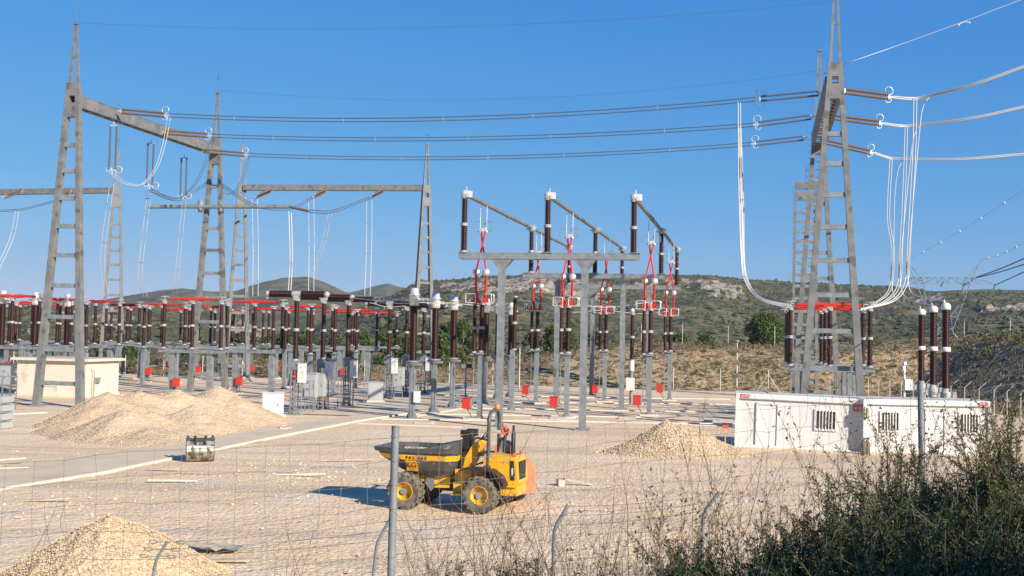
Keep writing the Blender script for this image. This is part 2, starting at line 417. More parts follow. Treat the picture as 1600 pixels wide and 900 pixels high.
hill('distant_hill', R2, 1300, 600, 1800, -700, 760, 200, 70, 'far_hill', 22, z0=-20, sc=.45, prof_pow=.9)
hill('far_mountain', R3, 2200, 1200, 2900, 380, 900, 80, 40, 'far_hill', 22, z0=-20, sc=.3)
# scrub covering the hills: small low clumps that nobody could count
def clump_cover(name, verts, w, n, rmin, rmax, mname, seed, skip=()):
    g = random.Random(seed); base = []
    V6 = [(1, 0, .1), (.3, .9, .15), (-.8, .6, .1), (-.8, -.6, .1), (.3, -.95, .1), (.1, .1, .85), (-.35, .2, .7)]
    F6 = [(0, 1, 5), (1, 6, 5), (1, 2, 6), (2, 3, 6), (3, 5, 6), (3, 4, 5), (4, 0, 5)]
    vs = []; fs = []
    for _ in range(n):
        q = g.randrange(len(verts)); x, y, z = verts[q]
        x += g.uniform(-3, 3); y += g.uniform(-3, 3)
        if q in skip or fbm(x * .012, y * .012, 21) < g.uniform(-.55, .25): continue
        r = g.uniform(rmin, rmax) * (1.6 if g.random() < .08 else 1); a = g.uniform(0, 6.28); k = len(vs); h = r * g.uniform(.7, 1.2)
        for (p, b, c) in V6:
            vs.append((x + r * (p * math.cos(a) - b * math.sin(a)), y + r * (p * math.sin(a) + b * math.cos(a)), z - .3 * r + h * c))
        fs += [tuple(k + i for i in f) for f in F6]
    me = bpy.data.meshes.new(name); me.from_pydata(vs, [], fs); me.materials.append(M[mname]); me.update()
    o = bpy.data.objects.new(name, me); COL.objects.link(o)
    return tag(o, None, None, kind='stuff')
o = clump_cover('hill_scrub', v1, w1, 46000, .45, 1.7, 'leaf_hill', 5, k1); tag(o, 'low dark green scrub covering the long hill behind the yard', 'scrub')
o = clump_cover('hill_scrub', v0, w0, 16000, .4, 1.4, 'leaf_hill', 6, k0); tag(o, 'low scrub on the mottled rocky hill at the left', 'scrub')

# ---------------------------------------------------------------- road, kerb strips, slabs on the yard
def sheet(name, pts, z, mname, n=1):
    mb = MB(m=mname); mb.add([Vector((p.x, p.y, z)) for p in pts], [tuple(range(len(pts)))]); return struct(mb.build(name))
def slab(name, p, q, w, z0, z1, mname):
    p, q = Vector((p.x, p.y, 0)), Vector((q.x, q.y, 0)); mb = MB(m=mname); c = (z0 + z1) / 2
    mb.bar(p + Vector((0, 0, c)), q + Vector((0, 0, c)), w, z1 - z0); return struct(mb.build(name))
rL = [gnd(-80, 748), gnd(0, 731), gnd(150, 712), gnd(300, 690), gnd(430, 668), gnd(540, 652), gnd(640, 641)]
rR = [gnd(-80, 783), gnd(0, 765), gnd(150, 741), gnd(300, 710), gnd(430, 683), gnd(560, 658), gnd(640, 646)]
mb = MB(m='road')
for a, b, c, d in zip(rL, rL[1:], rR, rR[1:]): mb.hexa([Vector((q.x, q.y, -.05)) for q in (c, d, b, a)] + [Vector((q.x, q.y, .06)) for q in (c, d, b, a)])
struct(mb.build('road'))
mb = MB(m='concrete_pale')
for a, b in zip(rR, rR[1:]):
    d = (b - a).normalized(); s = Vector((d.y, -d.x, 0)) * .12
    mb.bar(Vector((a.x, a.y, .02)) + s, Vector((b.x, b.y, .02)) + s, .15, .13)
struct(mb.build('kerb'))
# the paved strip running between the rows, and the trench covers
sheet('path', [gnd(470, 648), gnd(600, 652), gnd(700, 634), gnd(740, 627), gnd(640, 622), gnd(560, 632)], .045, 'road')
for (x0, y0, x1, y1, w) in ((596, 655, 1180, 663, .35), (640, 647, 1000, 652, .4), (740, 638, 1150, 645, .4), (700, 628, 1140, 632, .5), (690, 618, 1140, 624, .4), (560, 662, 720, 668, .3), (640, 652, 760, 632, .35), (830, 655, 1180, 668, .25), (0, 648, 70, 645, .6)):
    slab('kerb', gnd(x0, y0), gnd(x1, y1), w, .0, .05, 'concrete_pale')
for (x, y) in ((700, 627), (861, 654), (902, 631), (968, 654), (1100, 659), (650, 661), (726, 655), (1010, 632), (816, 631)):
    p = gnd(x, y); slab('slab', p, p + V * 1.0, .8, .0, .13, 'concrete')
# ---------------------------------------------------------------- gravel heaps
def heap(name, label, c, peaks, rx, ry, n, stone, ns, seed, zadd=0.0):
    """peaks: (dx, dy, height, radius) mounds that merge"""
    g = random.Random(seed); c = Vector((c.x, c.y, 0)); root = thing(name, label, 'gravel heap', c)
    def hz(x, y):
        z = -.15; acc = math.exp(-7 * .3)
        for dx, dy, h, r in peaks:
            d = math.hypot(x - dx, (y - dy)); d *= 1 + .16 * noise.noise(Vector((x * .8 / max(r, 1) * 2, y * .8 / max(r, 1) * 2, seed)))
            acc += math.exp(7 * h * (1 - d / r))
        z = max(z, math.log(acc) / 7)
        z += .14 * fbm(x * .8, y * .8, seed) * min(1, max(0, z + .15)); z += .025 * fbm(x * 4, y * 4, seed + 2)
        return z
    vs = []; fs = []; m = n
    for j in range(m + 1):
        for i in range(m + 1):
            x = -rx + 2 * rx * i / m; y = -ry + 2 * ry * j / m; vs.append((x, y, hz(x, y) - .02))
    for j in range(m):
        for i in range(m):
            q = [j * (m + 1) + i, j * (m + 1) + i + 1, (j + 1) * (m + 1) + i + 1, (j + 1) * (m + 1) + i]
            if max(vs[k][2] for k in q) > -.1: fs.append(tuple(q))
    me = bpy.data.meshes.new('heap'); me.from_pydata(vs, [], fs); me.materials.append(M['gravel_pile']); me.polygons.foreach_set('use_smooth', [True] * len(fs)); me.update()
    o = bpy.data.objects.new('heap', me); COL.objects.link(o); o.parent = root
    mb = MB(m='gravel_pile')
    for _ in range(ns):
        x, y = g.uniform(-rx, rx), g.uniform(-ry, ry); z = hz(x, y)
        if z < -.03 and g.random() < .8: continue
        if z < -.12: continue
        r = stone * g.uniform(.4, 1.3) * (1.7 if g.random() < .05 else 1); z = max(z, 0)
        q = [Vector((g.gauss(0, 1), g.gauss(0, 1), g.gauss(0, .8))).normalized() * r * g.uniform(.6, 1.1) for _ in range(4)]
        k = Vector((x, y, z + r * .3)); P = [k + Vector((r, 0, 0)) + q[0] * .4, k + Vector((-.5 * r, .9 * r, 0)) + q[1] * .4, k + Vector((-.5 * r, -.9 * r, 0)) + q[2] * .4, k + Vector((0, 0, r)) + q[3] * .3, k - Vector((0, 0, r * .6))]
        mb.add(P, [(0, 1, 3), (1, 2, 3), (2, 0, 3), (1, 0, 4), (2, 1, 4), (0, 2, 4)])
    s = mb.build('stones', root); s['kind'] = 'stuff'
    return root
c = gnd(235, 668)
def rel(px, py, z=0): p = gnd(px, py, z) - c; return p.x, p.y
pk = []
for (px, py, h, r) in ((168, 666, 1.85, 3.6), (215, 662, 1.8, 3.9), (275, 660, 1.85, 4.0), (338, 657, 2.0, 3.9), (375, 660, 1.2, 2.6), (190, 684, 1.35, 2.9), (235, 682, 1.2, 2.8), (125, 676, .9, 2.2), (300, 672, 1.3, 3.2), (240, 690, .6, 2.6)):
    x, y = rel(px, py); pk.append((x, y, h, r))
heap('gravel_heap', 'long wide pale gravel heap with several mounds behind the concrete road', c, pk, 13, 12, 190, .024, 26000, 3)
c = gnd(172, 905); x1, y1 = 0, 0
heap('gravel_heap', 'nearest gravel heap with a single peak at the bottom left', c, [(0, 0, 1.36, 2.1), (.45, .2, 1.05, 1.9), (-.4, -.3, .95, 1.8)], 3, 3, 110, .017, 22000, 7)
c = gnd(1042, 708)
heap('gravel_heap', 'coarse gravel heap with a shaded left side between the dumper and the cabins', c, [(0, 0, 1.5, 2.15), (.7, .1, 1.35, 2.3), (1.6, .2, .85, 2.2), (-.5, -.2, 1.0, 1.8), (-1.3, -.3, .6, 1.7)], 4.6, 4, 120, .028, 16000, 9)
# loose stones on the yard near the camera
def loose():
    g = random.Random(4); mb = MB(m='gravel')
    for _ in range(4500):
        Y = 21 + 26 * g.random() ** 1.3; x = g.uniform(-.47, .47) * Y; r = g.uniform(.012, .034) * (2.2 if g.random() < .03 else 1)
        k = Vector((x, Y, .02 + r * .2)); a = g.uniform(0, 6.28); c_, s_ = math.cos(a) * r, math.sin(a) * r
        mb.add([k + Vector((c_, s_, 0)), k + Vector((-s_, c_, 0)), k - Vector((c_, s_, 0)) * .8, k - Vector((-s_, c_, 0)), k + Vector((0, 0, r * g.uniform(.5, .9)))], [(0, 1, 4), (1, 2, 4), (2, 3, 4), (3, 0, 4)])
    return tag(mb.build('loose_stones'), 'loose stones scattered over the gravel yard', 'stones', kind='stuff')
loose()

# ---------------------------------------------------------------- air
def haze():
    mb = MB(m='haze'); mb.box((0, 1255, 90), (6020, 3530, 232)); o = mb.build('haze'); o['kind'] = 'stuff'; o['label'] = 'thin pale haze over the whole landscape'; return o
m = bpy.data.materials.new('haze'); m.use_nodes = True; n = m.node_tree.nodes; n.remove(n['Principled BSDF'])
pv = n.new('ShaderNodeVolumePrincipled'); pv.inputs['Color'].default_value = (.86, .92, 1, 1); pv.inputs['Density'].default_value = HAZE; pv.inputs['Anisotropy'].default_value = .2
m.node_tree.links.new(pv.outputs[0], n['Material Output'].inputs['Volume']); M['haze'] = m
if HAZE > 0: haze()
# ---------------------------------------------------------------- steel towers of the gantries
def ladder_tower(name, label, cat, loc, rz, zh0, zh1, zp, wb, wt, rung0=1.75, leg=.42, rod=1.6, off=.0, pegs=True, rungk=1.045, group=None, depth=.35, m='galv_warm'):
    """legs spread along local x; head plates between zh0 and zh1, spire up to zp"""
    t = thing(name, label, cat, loc, rz, group)
    f = (zh1) ; xh = wt / 2
    def lx(s, z): return s * (wb / 2 + (xh - wb / 2) * z / zh1) + off * z / zh1
    for s in (-1, 1):
        mb = MB(m=m); mb.bar((lx(s, 0), 0, 0), (lx(s, zh1), 0, zh1), leg, depth + .1, side=(1, 0, 0), w2=leg * .62, h2=depth)
        mb.use('galv'); mb.box((lx(s, 0), 0, .04), (leg * 1.9, depth * 2.4, .1))
        for k in range(6): mb.bar((lx(s, .1) + (leg * .3 + .08) * (1 if k % 2 else -1), (k // 2 - 1) * .2, .08), (lx(s, .45) + leg * .3 * (1 if k % 2 else -1), (k // 2 - 1) * .2, .5), .05, .05)
        if pegs and s < 0:
            z = 2.5
            while z < zh1 - .2: mb.box((lx(s, z) - leg * .5 - .05, 0, z), (.16, .03, .03)); z += .45
        mb.build('leg', t)
    z = 1.5; st = rung0 * 1.22
    while z < zh0 - .5:
        mb = MB(m='galv' if m == 'galv_warm' else m); mb.bar((lx(-1, z), 0, z), (lx(1, z), 0, z), depth * .7, .26, side=(0, 1, 0)); z += st; st = max(rung0 * .72, st * .965); mb.build('rung', t)
    mb = MB(m=m)
    a = (zh1 - zh0)
    for (z0, z1) in ((zh0, zh0 + a * .42), (zh0 + a * .62, zh1)):
        mb.hexa([(lx(-1, z0), -depth * .52, z0), (lx(1, z0), -depth * .52, z0), (lx(1, z0), depth * .52, z0), (lx(-1, z0), depth * .52, z0), (lx(-1, z1), -depth * .52, z1), (lx(1, z1), -depth * .52, z1), (lx(1, z1), depth * .52, z1), (lx(-1, z1), depth * .52, z1)])
    mb.build('head_plate', t)
    if zp > zh1:
        mb = MB(m=m); xt = off
        for s in (-1, 1): mb.bar((lx(s, zh1), 0, zh1), (xt + s * .06, 0, zp), .16, .16, w2=.09, h2=.09)
        for k in (.45, .75): mb.bar((lx(-1, zh1) * (1 - k) + xt * k, 0, zh1 + (zp - zh1) * k), (lx(1, zh1) * (1 - k) + xt * k, 0, zh1 + (zp - zh1) * k), .1, .12)
        mb.box((xt, 0, zp + .02), (.34, .2, .09)); mb.build('spire', t)
    if rod:
        zt = max(zp, zh1); mb = MB(m='wire_dark'); mb.tube([(off, 0, zt), (off, 0, zt + rod)], [.03, .015], 5)
        for g in range(4): mb.tube([(off, 0, zt + rod * .68), (off + .22 * math.cos(g * 1.57 + .6), .22 * math.sin(g * 1.57 + .6), zt + rod * .85)], .015, 4)
        mb.build('lightning_rod', t)
    return t
def box_beam(name, label, p, q, w=.7, h=.62, group=None, bay=1.3):
    """two channels with battens across the top and the underside"""
    p, q = Vector(p), Vector(q); t = thing(name, label, 'beam', p, 0, group); d = (q - p).normalized(); s = Vector((d.y, -d.x, 0)).normalized(); L = (q - p).length; up = Vector((0, 0, 1)); o = Vector((0, 0, 0))
    for k in (-1, 1):
        mb = MB(m='galv_warm'); c = s * k * w / 2
        mb.bar(o + c, d * L + c, .05, h * .9, side=s)
        for z in (-1, 1): mb.bar(o + c - s * k * .08 + up * z * h / 2, d * L + c - s * k * .08 + up * z * h / 2, .24, .05, side=s)
        mb.build('channel', t)
    mb = MB(m='galv'); x = .6
    while x < L: 
        for z in (-1, 1): mb.box(d * x + up * z * (h / 2 + .03), (.28, w * .98, .03), R=Matrix((d, s, up)).transposed() if True else None)
        x += bay
    mb.build('battens', t); return t
HGT = CH + 15.4
def tw(px, Y): p = atz(px, Y, 0); return Vector((p.x, p.y, 0))
T1 = tw(91, 72.9); T2 = tw(324, 92.6); T3 = tw(173, 119); T4 = tw(369, 114.6); T5 = tw(659, 112); T6 = tw(1300, 63.6); T7 = tw(1275, 82.2); T8 = tw(1256, 101.7)
ladder_tower('gantry_tower', 'tallest near gantry tower at the left, spired ladder frame beside the cream building', 'tower', T1, RZ, 18.4, 20.6, 24.4, 3.05, .60, off=.3, rod=2.2)
ladder_tower('gantry_tower', 'second gantry tower with spire, carrying the low tubular crossarm', 'tower', T2, RZ, 18.4, 20.5, 24.2, 3.05, .5, off=.1, rod=1.6)
ladder_tower('gantry_tower', 'big gantry tower right behind the cabins, legs straddling the red switch arms', 'tower', T6, RZ, 18.6, 20.6, 25.6, 3.3, .5, off=0, rod=1.5)
ladder_tower('gantry_tower', 'second right gantry tower with spire, seen through the legs of the big one', 'tower', T7, RZ, 18.5, 20.5, 26.0, 3.2, .5, off=0, rod=0)
ladder_tower('gantry_tower', 'rearmost right tower with flat top and lightning rod', 'tower', T8, RZ, 17.6, 19.2, 19.2, 2.2, 1.7, rung0=1.1, rod=1.5, leg=.28)
RZ2 = RZ + math.pi / 2 - .10
for (P, lab, off) in ((T3, 'slim rear tower rising behind the hanging insulators at the left', .0), (T4, 'slim rear tower just right of the second gantry tower', .0), (T5, 'slim rear tower with lightning rod, rightmost end of the back beam', .0)):
    ladder_tower('slim_tower', lab, 'tower', P, RZ + .55 if P is not T5 else RZ + .75, 17.5, 19.6, 23.6, 2.3, .55, off=off, rod=1.2, leg=.40, rung0=1.5, group=None, pegs=False, m='galv_far')
zb = 19.55
box_beam('gantry_beam', 'long receding beam between the two left gantry towers', T1 + Vector((.1, 0, zb)) + U * .25, T2 + Vector((.1, 0, zb)) - U * .2, .62, .72)
box_beam('gantry_beam', 'steep foreshortened beam between the right gantry towers, dark underside', T6 + Vector((0, 0, zb)) + U * .25, T7 + Vector((0, 0, zb - .1)) - U * .2, .95, .72, bay=1.0)
box_beam('gantry_beam', 'level back beam running right to the slim tower with the rod', T4 + Vector((0, 0, 19.3)) + V * .2, T5 + Vector((0, 0, 19.3)) - V * .2, .5, .5)
pl = at(-60, 297, 124); box_beam('gantry_beam', 'level back beam leaving the picture at the left edge', Vector((pl.x, pl.y, 19.3)), T3 + Vector((0, 0, 19.3)) - V * .2, .5, .5)
# the low tubular crossarm on the second tower
ca = at(232, 323, 92.0); cb = at(452, 323, 92.0)
t = thing('crossarm', 'low tubular crossarm across the second gantry tower with end fittings', 'crossarm', ca)
mb = MB(ca, 'galv_warm'); mb.tube([ca, cb], .16, 10); mb.build('tube', t)
mb = MB(ca, 'porcelain_rust'); e = at(483, 330, 91); mb.sheds(cb, (e - cb).length, .06, .12, 8, (e - cb)); mb.build('insulator', t)
for px in (314, 345):
    k = at(px, 322, 92.2); mb = MB(ca, 'galv'); mb.lathe([(.17, -.5), (.24, -.25), (.24, .25), (.17, .5)], k - Vector((0, .1, 0)), (0, 0, 1), 8); mb.build('clamp', t)
# ---------------------------------------------------------------- insulator strings and conductors
def string2(name, label, p, q, m='porcelain_rust', gap=.38, r=.085, rings=True, cat='insulator string', group=None, side=None, ringend=1):
    p, q = Vector(p), Vector(q); t = thing(name, label, cat, p, 0, group); d = q - p; L = d.length; d.normalize()
    a = Vector(side).normalized() if side else Vector((0, 0, 1)); a = (a - d * a.dot(d)).normalized()
    for k in (-1, 1):
        mb = MB(m=m); mb.sheds(a * k * gap / 2 + d * .3, L - .6, r * .7, r * 1.25, 8, d, .13); mb.build('insulator', t)
    for e, nm in ((0, 'yoke'), (L, 'yoke')):
        mb = MB(m='alu'); s = 1 if e == 0 else -1
        mb.bar(d * e, d * (e + s * .28), .06, .07); mb.bar(d * (e + s * .28) - a * gap * .6, d * (e + s * .28) + a * gap * .6, .07, .08); mb.build(nm, t)
    if rings:
        mb = MB(m='alu'); e = L - .3; n = d.cross(a)
        mb.ring(d * e + a * (gap * .5 + .22), .24, .022, n, 14); mb.ring(d * e - a * (gap * .3 + .1), .18, .02, n, 12); mb.build('grading_ring', t)
    return t
def twin(name, label, pts, r=.032, gap=.22, m='wire_dark', group=None, sp=None, cat='conductor', sub=1, single=False, side=(0, 0, 1)):
    pts = [Vector(p) for p in pts]; o = pts[0].copy(); s = Vector(side).normalized()
    mb = MB(o, m); off = [s * gap / 2, -s * gap / 2] if not single else [Vector((0, 0, 0))]
    for k in off: mb.tube([p + k for p in pts], r, 5)
    if sp and not single:
        for f in sp:
            i = min(len(pts) - 1, int(f * (len(pts) - 1))); mb.use('galv').bar(pts[i] - s * gap * .7, pts[i] + s * gap * .7, .06, .06)
    ob = mb.build(name); return tag(ob, label, cat, group)
def sag(p, q, s, n=24):
    p, q = Vector(p), Vector(q); return [p.lerp(q, i / n) - Vector((0, 0, 4 * s * (i / n) * (1 - i / n))) for i in range(n + 1)]
def spline(P, n=8):
    P = [Vector(p) for p in P]; Q = [P[0] * 2 - P[1]] + P + [P[-1] * 2 - P[-2]]; out = []
    for i in range(1, len(Q) - 2):
        a, b, c, d = Q[i - 1], Q[i], Q[i + 1], Q[i + 2]
        for k in range(n):
            t = k / n; out.append(.5 * ((2 * b) + (c - a) * t + (2 * a - 5 * b + 4 * c - d) * t * t + (-a + 3 * b - 3 * c + d) * t ** 3))
    out.append(P[-1]); return out
phL = [((184, 173), (264, 180), 77.2), ((250, 206), (331, 212), 83.7), ((312, 235), (388, 242), 90.1)]
phR = [((1180, 155), (1286, 145), 66.8), ((1177, 195), (1274, 182), 74.0), ((1174, 225), (1262, 215), 80.8)]
nth = ('front', 'middle', 'rear'); nth2 = ('top', 'middle', 'lowest')
for i in range(3):
    (a, b, Y), (c, d, Y2) = phL[i], phR[i]
    A = at(*a, Y); Bp = at(*b, Y - .7); string2('insulator_string', f'{nth2[i]} brown twin insulator string tied to the long left beam', A, Bp, side=(0, 0, 1), gap=.24)
    Cp = at(*c, Y2 + .6); D = at(*d, Y2); string2('insulator_string', f'{nth2[i]} dark twin insulator string on the left side of the right gantry', D, Cp, 'string_blue', gap=.26, r=.07)
    mid = at(700, (186, 216, 245)[i], (Y + Y2) / 2); s = (Bp.z + Cp.z) / 2 - mid.z
    twin('span_conductor', f'{nth2[i]} of the three twin conductors spanning between the two gantries', sag(Bp, Cp, s, 40), sp=(.13, .33, .5, .66, .86), r=.036)
# right side strings, droppers and departing lines
R = [((1313, 141), (1396, 152), (1442, 152), (1600, 104), 66.8), ((1296, 182), (1381, 193), (1428, 196), (1600, 167), 74.0), ((1281, 219), (1366, 239), (1404, 248), (1600, 241), 80.8)]
bot = [(1417, 440), (1405, 445), (1392, 450)]
for i, (a, b, c, d, Y) in enumerate(R):
    A = at(*a, Y - .3); Bp = at(*b, Y); string2('insulator_string', f'{nth2[i]} brown twin insulator string on the right side of the right gantry', A, Bp, gap=.24, r=.1)
    Cp = at(*c, Y); Dd = at(d[0] + 100, d[1] - (d[1] - c[1]) * (-100 / 160) * 0 + (d[1] - c[1]) * .8, Y - 4)
    twin('line_conductor', f'{nth2[i]} pale line conductor leaving to the right', spline([Bp, at((b[0] + c[0]) / 2, (b[1] + c[1]) / 2 + 2, Y), Cp, at((c[0] + d[0]) / 2, (c[1] + d[1]) / 2 + 4, Y - 2), at(*d, Y - 3), Dd], 8), r=.045, gap=.10, m='wire_alu')
    # downcomers
    x0 = c[0] - 8; xb, yb = bot[i]
    e = (1347, 483 + i * 1.5)
    P = [at(x0 - 4, c[1] + 1, Y), at(x0 - 6 - i, c[1] + 90, Y), at(xb + 3, yb - 60, Y), at(xb - 1, yb, Y), at(xb - 22, yb + 30 - i * 4, Y - 2), at(*e, Y - 3)]
    twin('downcomer', f'{("rightmost", "middle", "leftmost")[i]} white downcomer pair dropping from the departing lines to the red switch', spline(P, 10), r=.032, gap=.17, m='wire_alu', side=(1, 0, 0), sp=(.3, .5))
    P = [at(x0 + 20, c[1] - 3, Y), at(x0 + 8, c[1] + 16, Y), at(x0 + 2, c[1] + 60, Y), at(xb + 4, yb - 60, Y), at(xb + 2, yb, Y), at(xb + 14, yb + 22, Y - 1), at((1440, 1458, 1478)[i] - 4, 483 - i * 5, (70.6, 64, 59)[2 - i] if False else Y - 6)]
    twin('downcomer', f'{("rightmost", "middle", "leftmost")[i]} single white downcomer curving to the tall transformers', spline(P[:-1] + [at((1478, 1458, 1440)[i] - 1, (472, 478, 484)[i] - 1, (59, 64, 70.6)[i])], 10), r=.03, single=True, m='wire_alu')
for i in range(3):
    Y = phR[i][2] + .8; y0 = (160, 198, 228)[i]; x0 = 1155 + i * 1.2
    P = [at(x0, y0, Y), at(x0 + 1 + i, (y0 + 420) / 2, Y), at(1160 + i * .8, 405, Y - 1), at(1166 + i, 440, Y - 2), at(1188, 466 + i, Y - 4), at(1233, 477 + i * 2, Y - 5)]
    twin('downcomer', f'{nth[i]} long white downcomer left of the right gantry, curving into the red switch', spline(P, 10), r=.032, gap=.14, m='wire_alu', side=(1, 0, .1), sp=(.25, .55))
# hanging strings under the left beam and their conductors
hang = [((178, 190), (177, 272), 77.6, 'leftmost'), ((236, 218), (235, 296), 84.0, 'middle'), ((288, 241), (287, 312), 90.0, 'rightmost')]
bots = [((175, 285), (160, 400), (166, 462)), ((232, 310), (219, 430), (228, 464)), ((287, 322), (275, 440), (274, 462))]
for i, (a, b, Y, nm) in enumerate(hang):
    A = at(*a, Y); B_ = at(*b, Y); B_ = Vector((A.x, A.y, B_.z))
    string2('hanging_insulator', f'{nm} dark twin insulator hanging from the long left beam', A, B_, 'string_blue', gap=.42, side=(1, 0, 0), r=.075)
    q = bots[i]; Pq = [B_] + [at(*k, Y + 1 + 2 * j) for j, k in enumerate(q)]
    twin('dropper', f'{nm} white dropper pair below the hanging insulators', spline(Pq, 10), r=.027, gap=.28, m='wire_alu', side=(1, 0, 0), sp=(.35, .6))
    bx, by = phL[i][1]; Pj = [at(*k, Y - .5) for k in ([(264, 182), (257, 222), (244, 262), (222, 288), (196, 286)], [(331, 214), (322, 252), (303, 290), (277, 310), (252, 304)], [(388, 244), (380, 276), (368, 298), (356, 303), (345, 292)])[i]] + ([B_] if i < 2 else [])
    twin('jumper', f'{nm} jumper loop from the span conductors back to a hanging insulator', spline(Pj, 8), r=.024, gap=.2, m='wire_alu' if i == 0 else 'wire_dark', side=(1, 0, .3))
# back bus: tied strings, drooping conductors and droppers
hb = [((427, 296), (398, 308)), ((512, 296), (488, 308)), ((602, 296), (578, 308))]
hp = []
for i, (a, b) in enumerate(hb):
    A = at(*a, 112); B_ = at(*b, 109); string2('insulator_string', f'{("left", "middle", "right")[i]} short brown insulator string under the level back beam', A, B_, gap=.5, r=.09, side=(0, 1, 0)); hp.append(B_)
for i, (x0, y0, x1, y1) in enumerate(((398, 312, 399, 462), (486, 310, 486, 462), (577, 312, 574, 462))):
    twin('dropper', f'{("left", "middle", "right")[i]} white dropper pair below the level back beam', spline([at(x0, y0, 109), at((x0 + x1) / 2 + 1, (y0 + y1) / 2, 109), at(x1, y1, 108)], 8), r=.028, gap=.5, m='wire_alu', side=(1, 0, 0), sp=(.3, .6))
twin('dropper', 'white dropper hanging from the end of the tubular crossarm', spline([at(453, 330, 92), at(455, 400, 92), at(452, 461, 92)], 8), r=.04, gap=.2, m='wire_alu', side=(1, 0, 0))
twin('dropper', 'slanting white dropper meeting the middle back dropper', spline([at(516, 332, 104), at(504, 385, 105), at(486, 430, 106)], 8), r=.028, gap=.3, m='wire_alu', side=(1, 0, 0), sp=(.4,))
twin('back_conductor', 'drooping dark conductor from the crossarm to the right back insulator string', spline([at(483, 330, 91), at(516, 331, 100), at(545, 322, 104), at(578, 309, 109)], 8), r=.04, gap=.2)
twin('back_conductor', 'drooping dark conductor behind the second gantry tower', spline([at(236, 297, 84), at(262, 309, 88), at(285, 310, 90), at(318, 290, 92), at(330, 280, 100)], 8), r=.036, gap=.2)
twin('back_conductor', 'dark conductor crossing from the second tower down to the middle back string', spline([at(345, 287, 93), at(395, 320, 100), at(452, 326, 106), at(488, 309, 109)], 8), r=.036, gap=.2)
A = at(36, 297, 121); B_ = at(4, 308, 118); string2('insulator_string', 'short brown insulator string under the left edge beam', A, B_, gap=.5, r=.09, side=(0, 1, 0), rings=False)
A = at(112, 297, 120); B_ = at(88, 312, 117); string2('insulator_string', 'short brown insulator string seen through the tallest tower', A, B_, gap=.5, r=.09, side=(0, 1, 0), rings=False)
twin('back_conductor', 'drooping conductor passing behind the tallest tower to the left edge', spline([at(88, 313, 117), at(60, 321, 117), at(28, 328, 117), at(-30, 330, 118)], 8), r=.034, gap=.15)
twin('dropper', 'white dropper slanting down at the left edge', spline([at(27, 330, 117), at(18, 372, 117), at(-6, 425, 116)], 8), r=.028, gap=.35, m='wire_alu', side=(1, 0, 0), sp=(.4,))
# earth wires
twin('earth_wire', 'thin dark earth wire from the tallest left tower to the right gantry', sag(at(117, 35, 72.9), at(1307, 2, 63.6), .9, 30), r=.010, single=True, cat='wire')
twin('earth_wire', 'thin dark earth wire from the second tower spire to the right gantry', sag(at(338, 140, 92.6), at(1277, 111, 82.2), 1.4, 30), r=.010, single=True, cat='wire')
P = [at(1262, 113, 82), at(1280, 108, 78), at(1296, 107, 70), at(1322, 99, 64), at(1400, 72, 64), at(1505, 34, 63), at(1620, -10, 62)]
twin('earth_wire', 'pale earth wire with dampers rising to the upper right corner', spline(P, 6), r=.022, single=True, m='wire_alu', cat='wire')
k = at(1506, 34, 63); mb = MB(k, 'wire_alu'); mb.tube([k + Vector((-.3, 0, -.18)), k, k + Vector((.3, 0, -.02))], .03, 5); mb.ball(k + Vector((-.3, 0, -.2)), .07); mb.ball(k + Vector((.3, 0, -.05)), .07); tag(mb.build('vibration_damper'), 'small damper clamped on the pale earth wire at upper right', 'damper')
# ---------------------------------------------------------------- switchyard apparatus
def post_ins(parent, x, y, z0, L, r=.165, joint=True, name='insulator', n=9):
    """two stacked brown porcelain bodies with pale metal caps"""
    mb = MB(m='porcelain')
    if joint:
        h = L / 2 - .09
        mb.sheds((x, y, z0 + .08), h - .04, r * .78, r * 1.12, n); mb.sheds((x, y, z0 + L / 2 + .09), h - .04, r * .70, r * 1.04, n)
        mb.use('cap_grey'); mb.cyl((x, y, z0), (x, y, z0 + .1), r * 1.15, n=8)
        mb.lathe([(r, .02), (r * 1.15, .04), (r * 1.15, .09), (r * .9, .11), (r * 1.15, .13), (r * 1.15, .18), (r, .20)], (x, y, z0 + L / 2 - .11), n=8)
    else:
        mb.sheds((x, y, z0 + .1), L - .2, r * .9, r * 1.12, n); mb.use('cap_grey'); mb.cyl((x, y, z0), (x, y, z0 + .12), r * 1.2, n=8)
    mb.cyl((x, y, z0 + L - .1), (x, y, z0 + L), r * 1.1, n=8)
    return mb.build(name, parent)
def hpost(mb, x, y, z0, z1, w, d, tk=.03):            # H section column
    mb.box((x, y, (z0 + z1) / 2), (w, tk, z1 - z0)); mb.box((x, y - d / 2, (z0 + z1) / 2), (w, tk, z1 - z0 + .001)); mb.box((x, y + d / 2, (z0 + z1) / 2), (w, tk, z1 - z0 + .001))
    mb.box((x, y, (z0 + z1) / 2 + .0005), (tk, d, z1 - z0 - .01))
def boxpost(mb, x, y, z0, z1, w):
    mb.box((x, y, (z0 + z1) / 2), (w, w, z1 - z0)); mb.box((x, y, z0 + .03), (w * 2.1, w * 2.1, .06))
    for sx in (-1, 1): mb.hexa([(x + sx * w / 2, y - .01, z0 + .06), (x + sx * w, y - .01, z0 + .06), (x + sx * w, y + .01, z0 + .06), (x + sx * w / 2, y + .01, z0 + .06), (x + sx * w / 2, y - .01, z0 + .3), (x + sx * w / 2 + .01, y - .01, z0 + .3), (x + sx * w / 2 + .01, y + .01, z0 + .3), (x + sx * w / 2, y + .01, z0 + .3)])
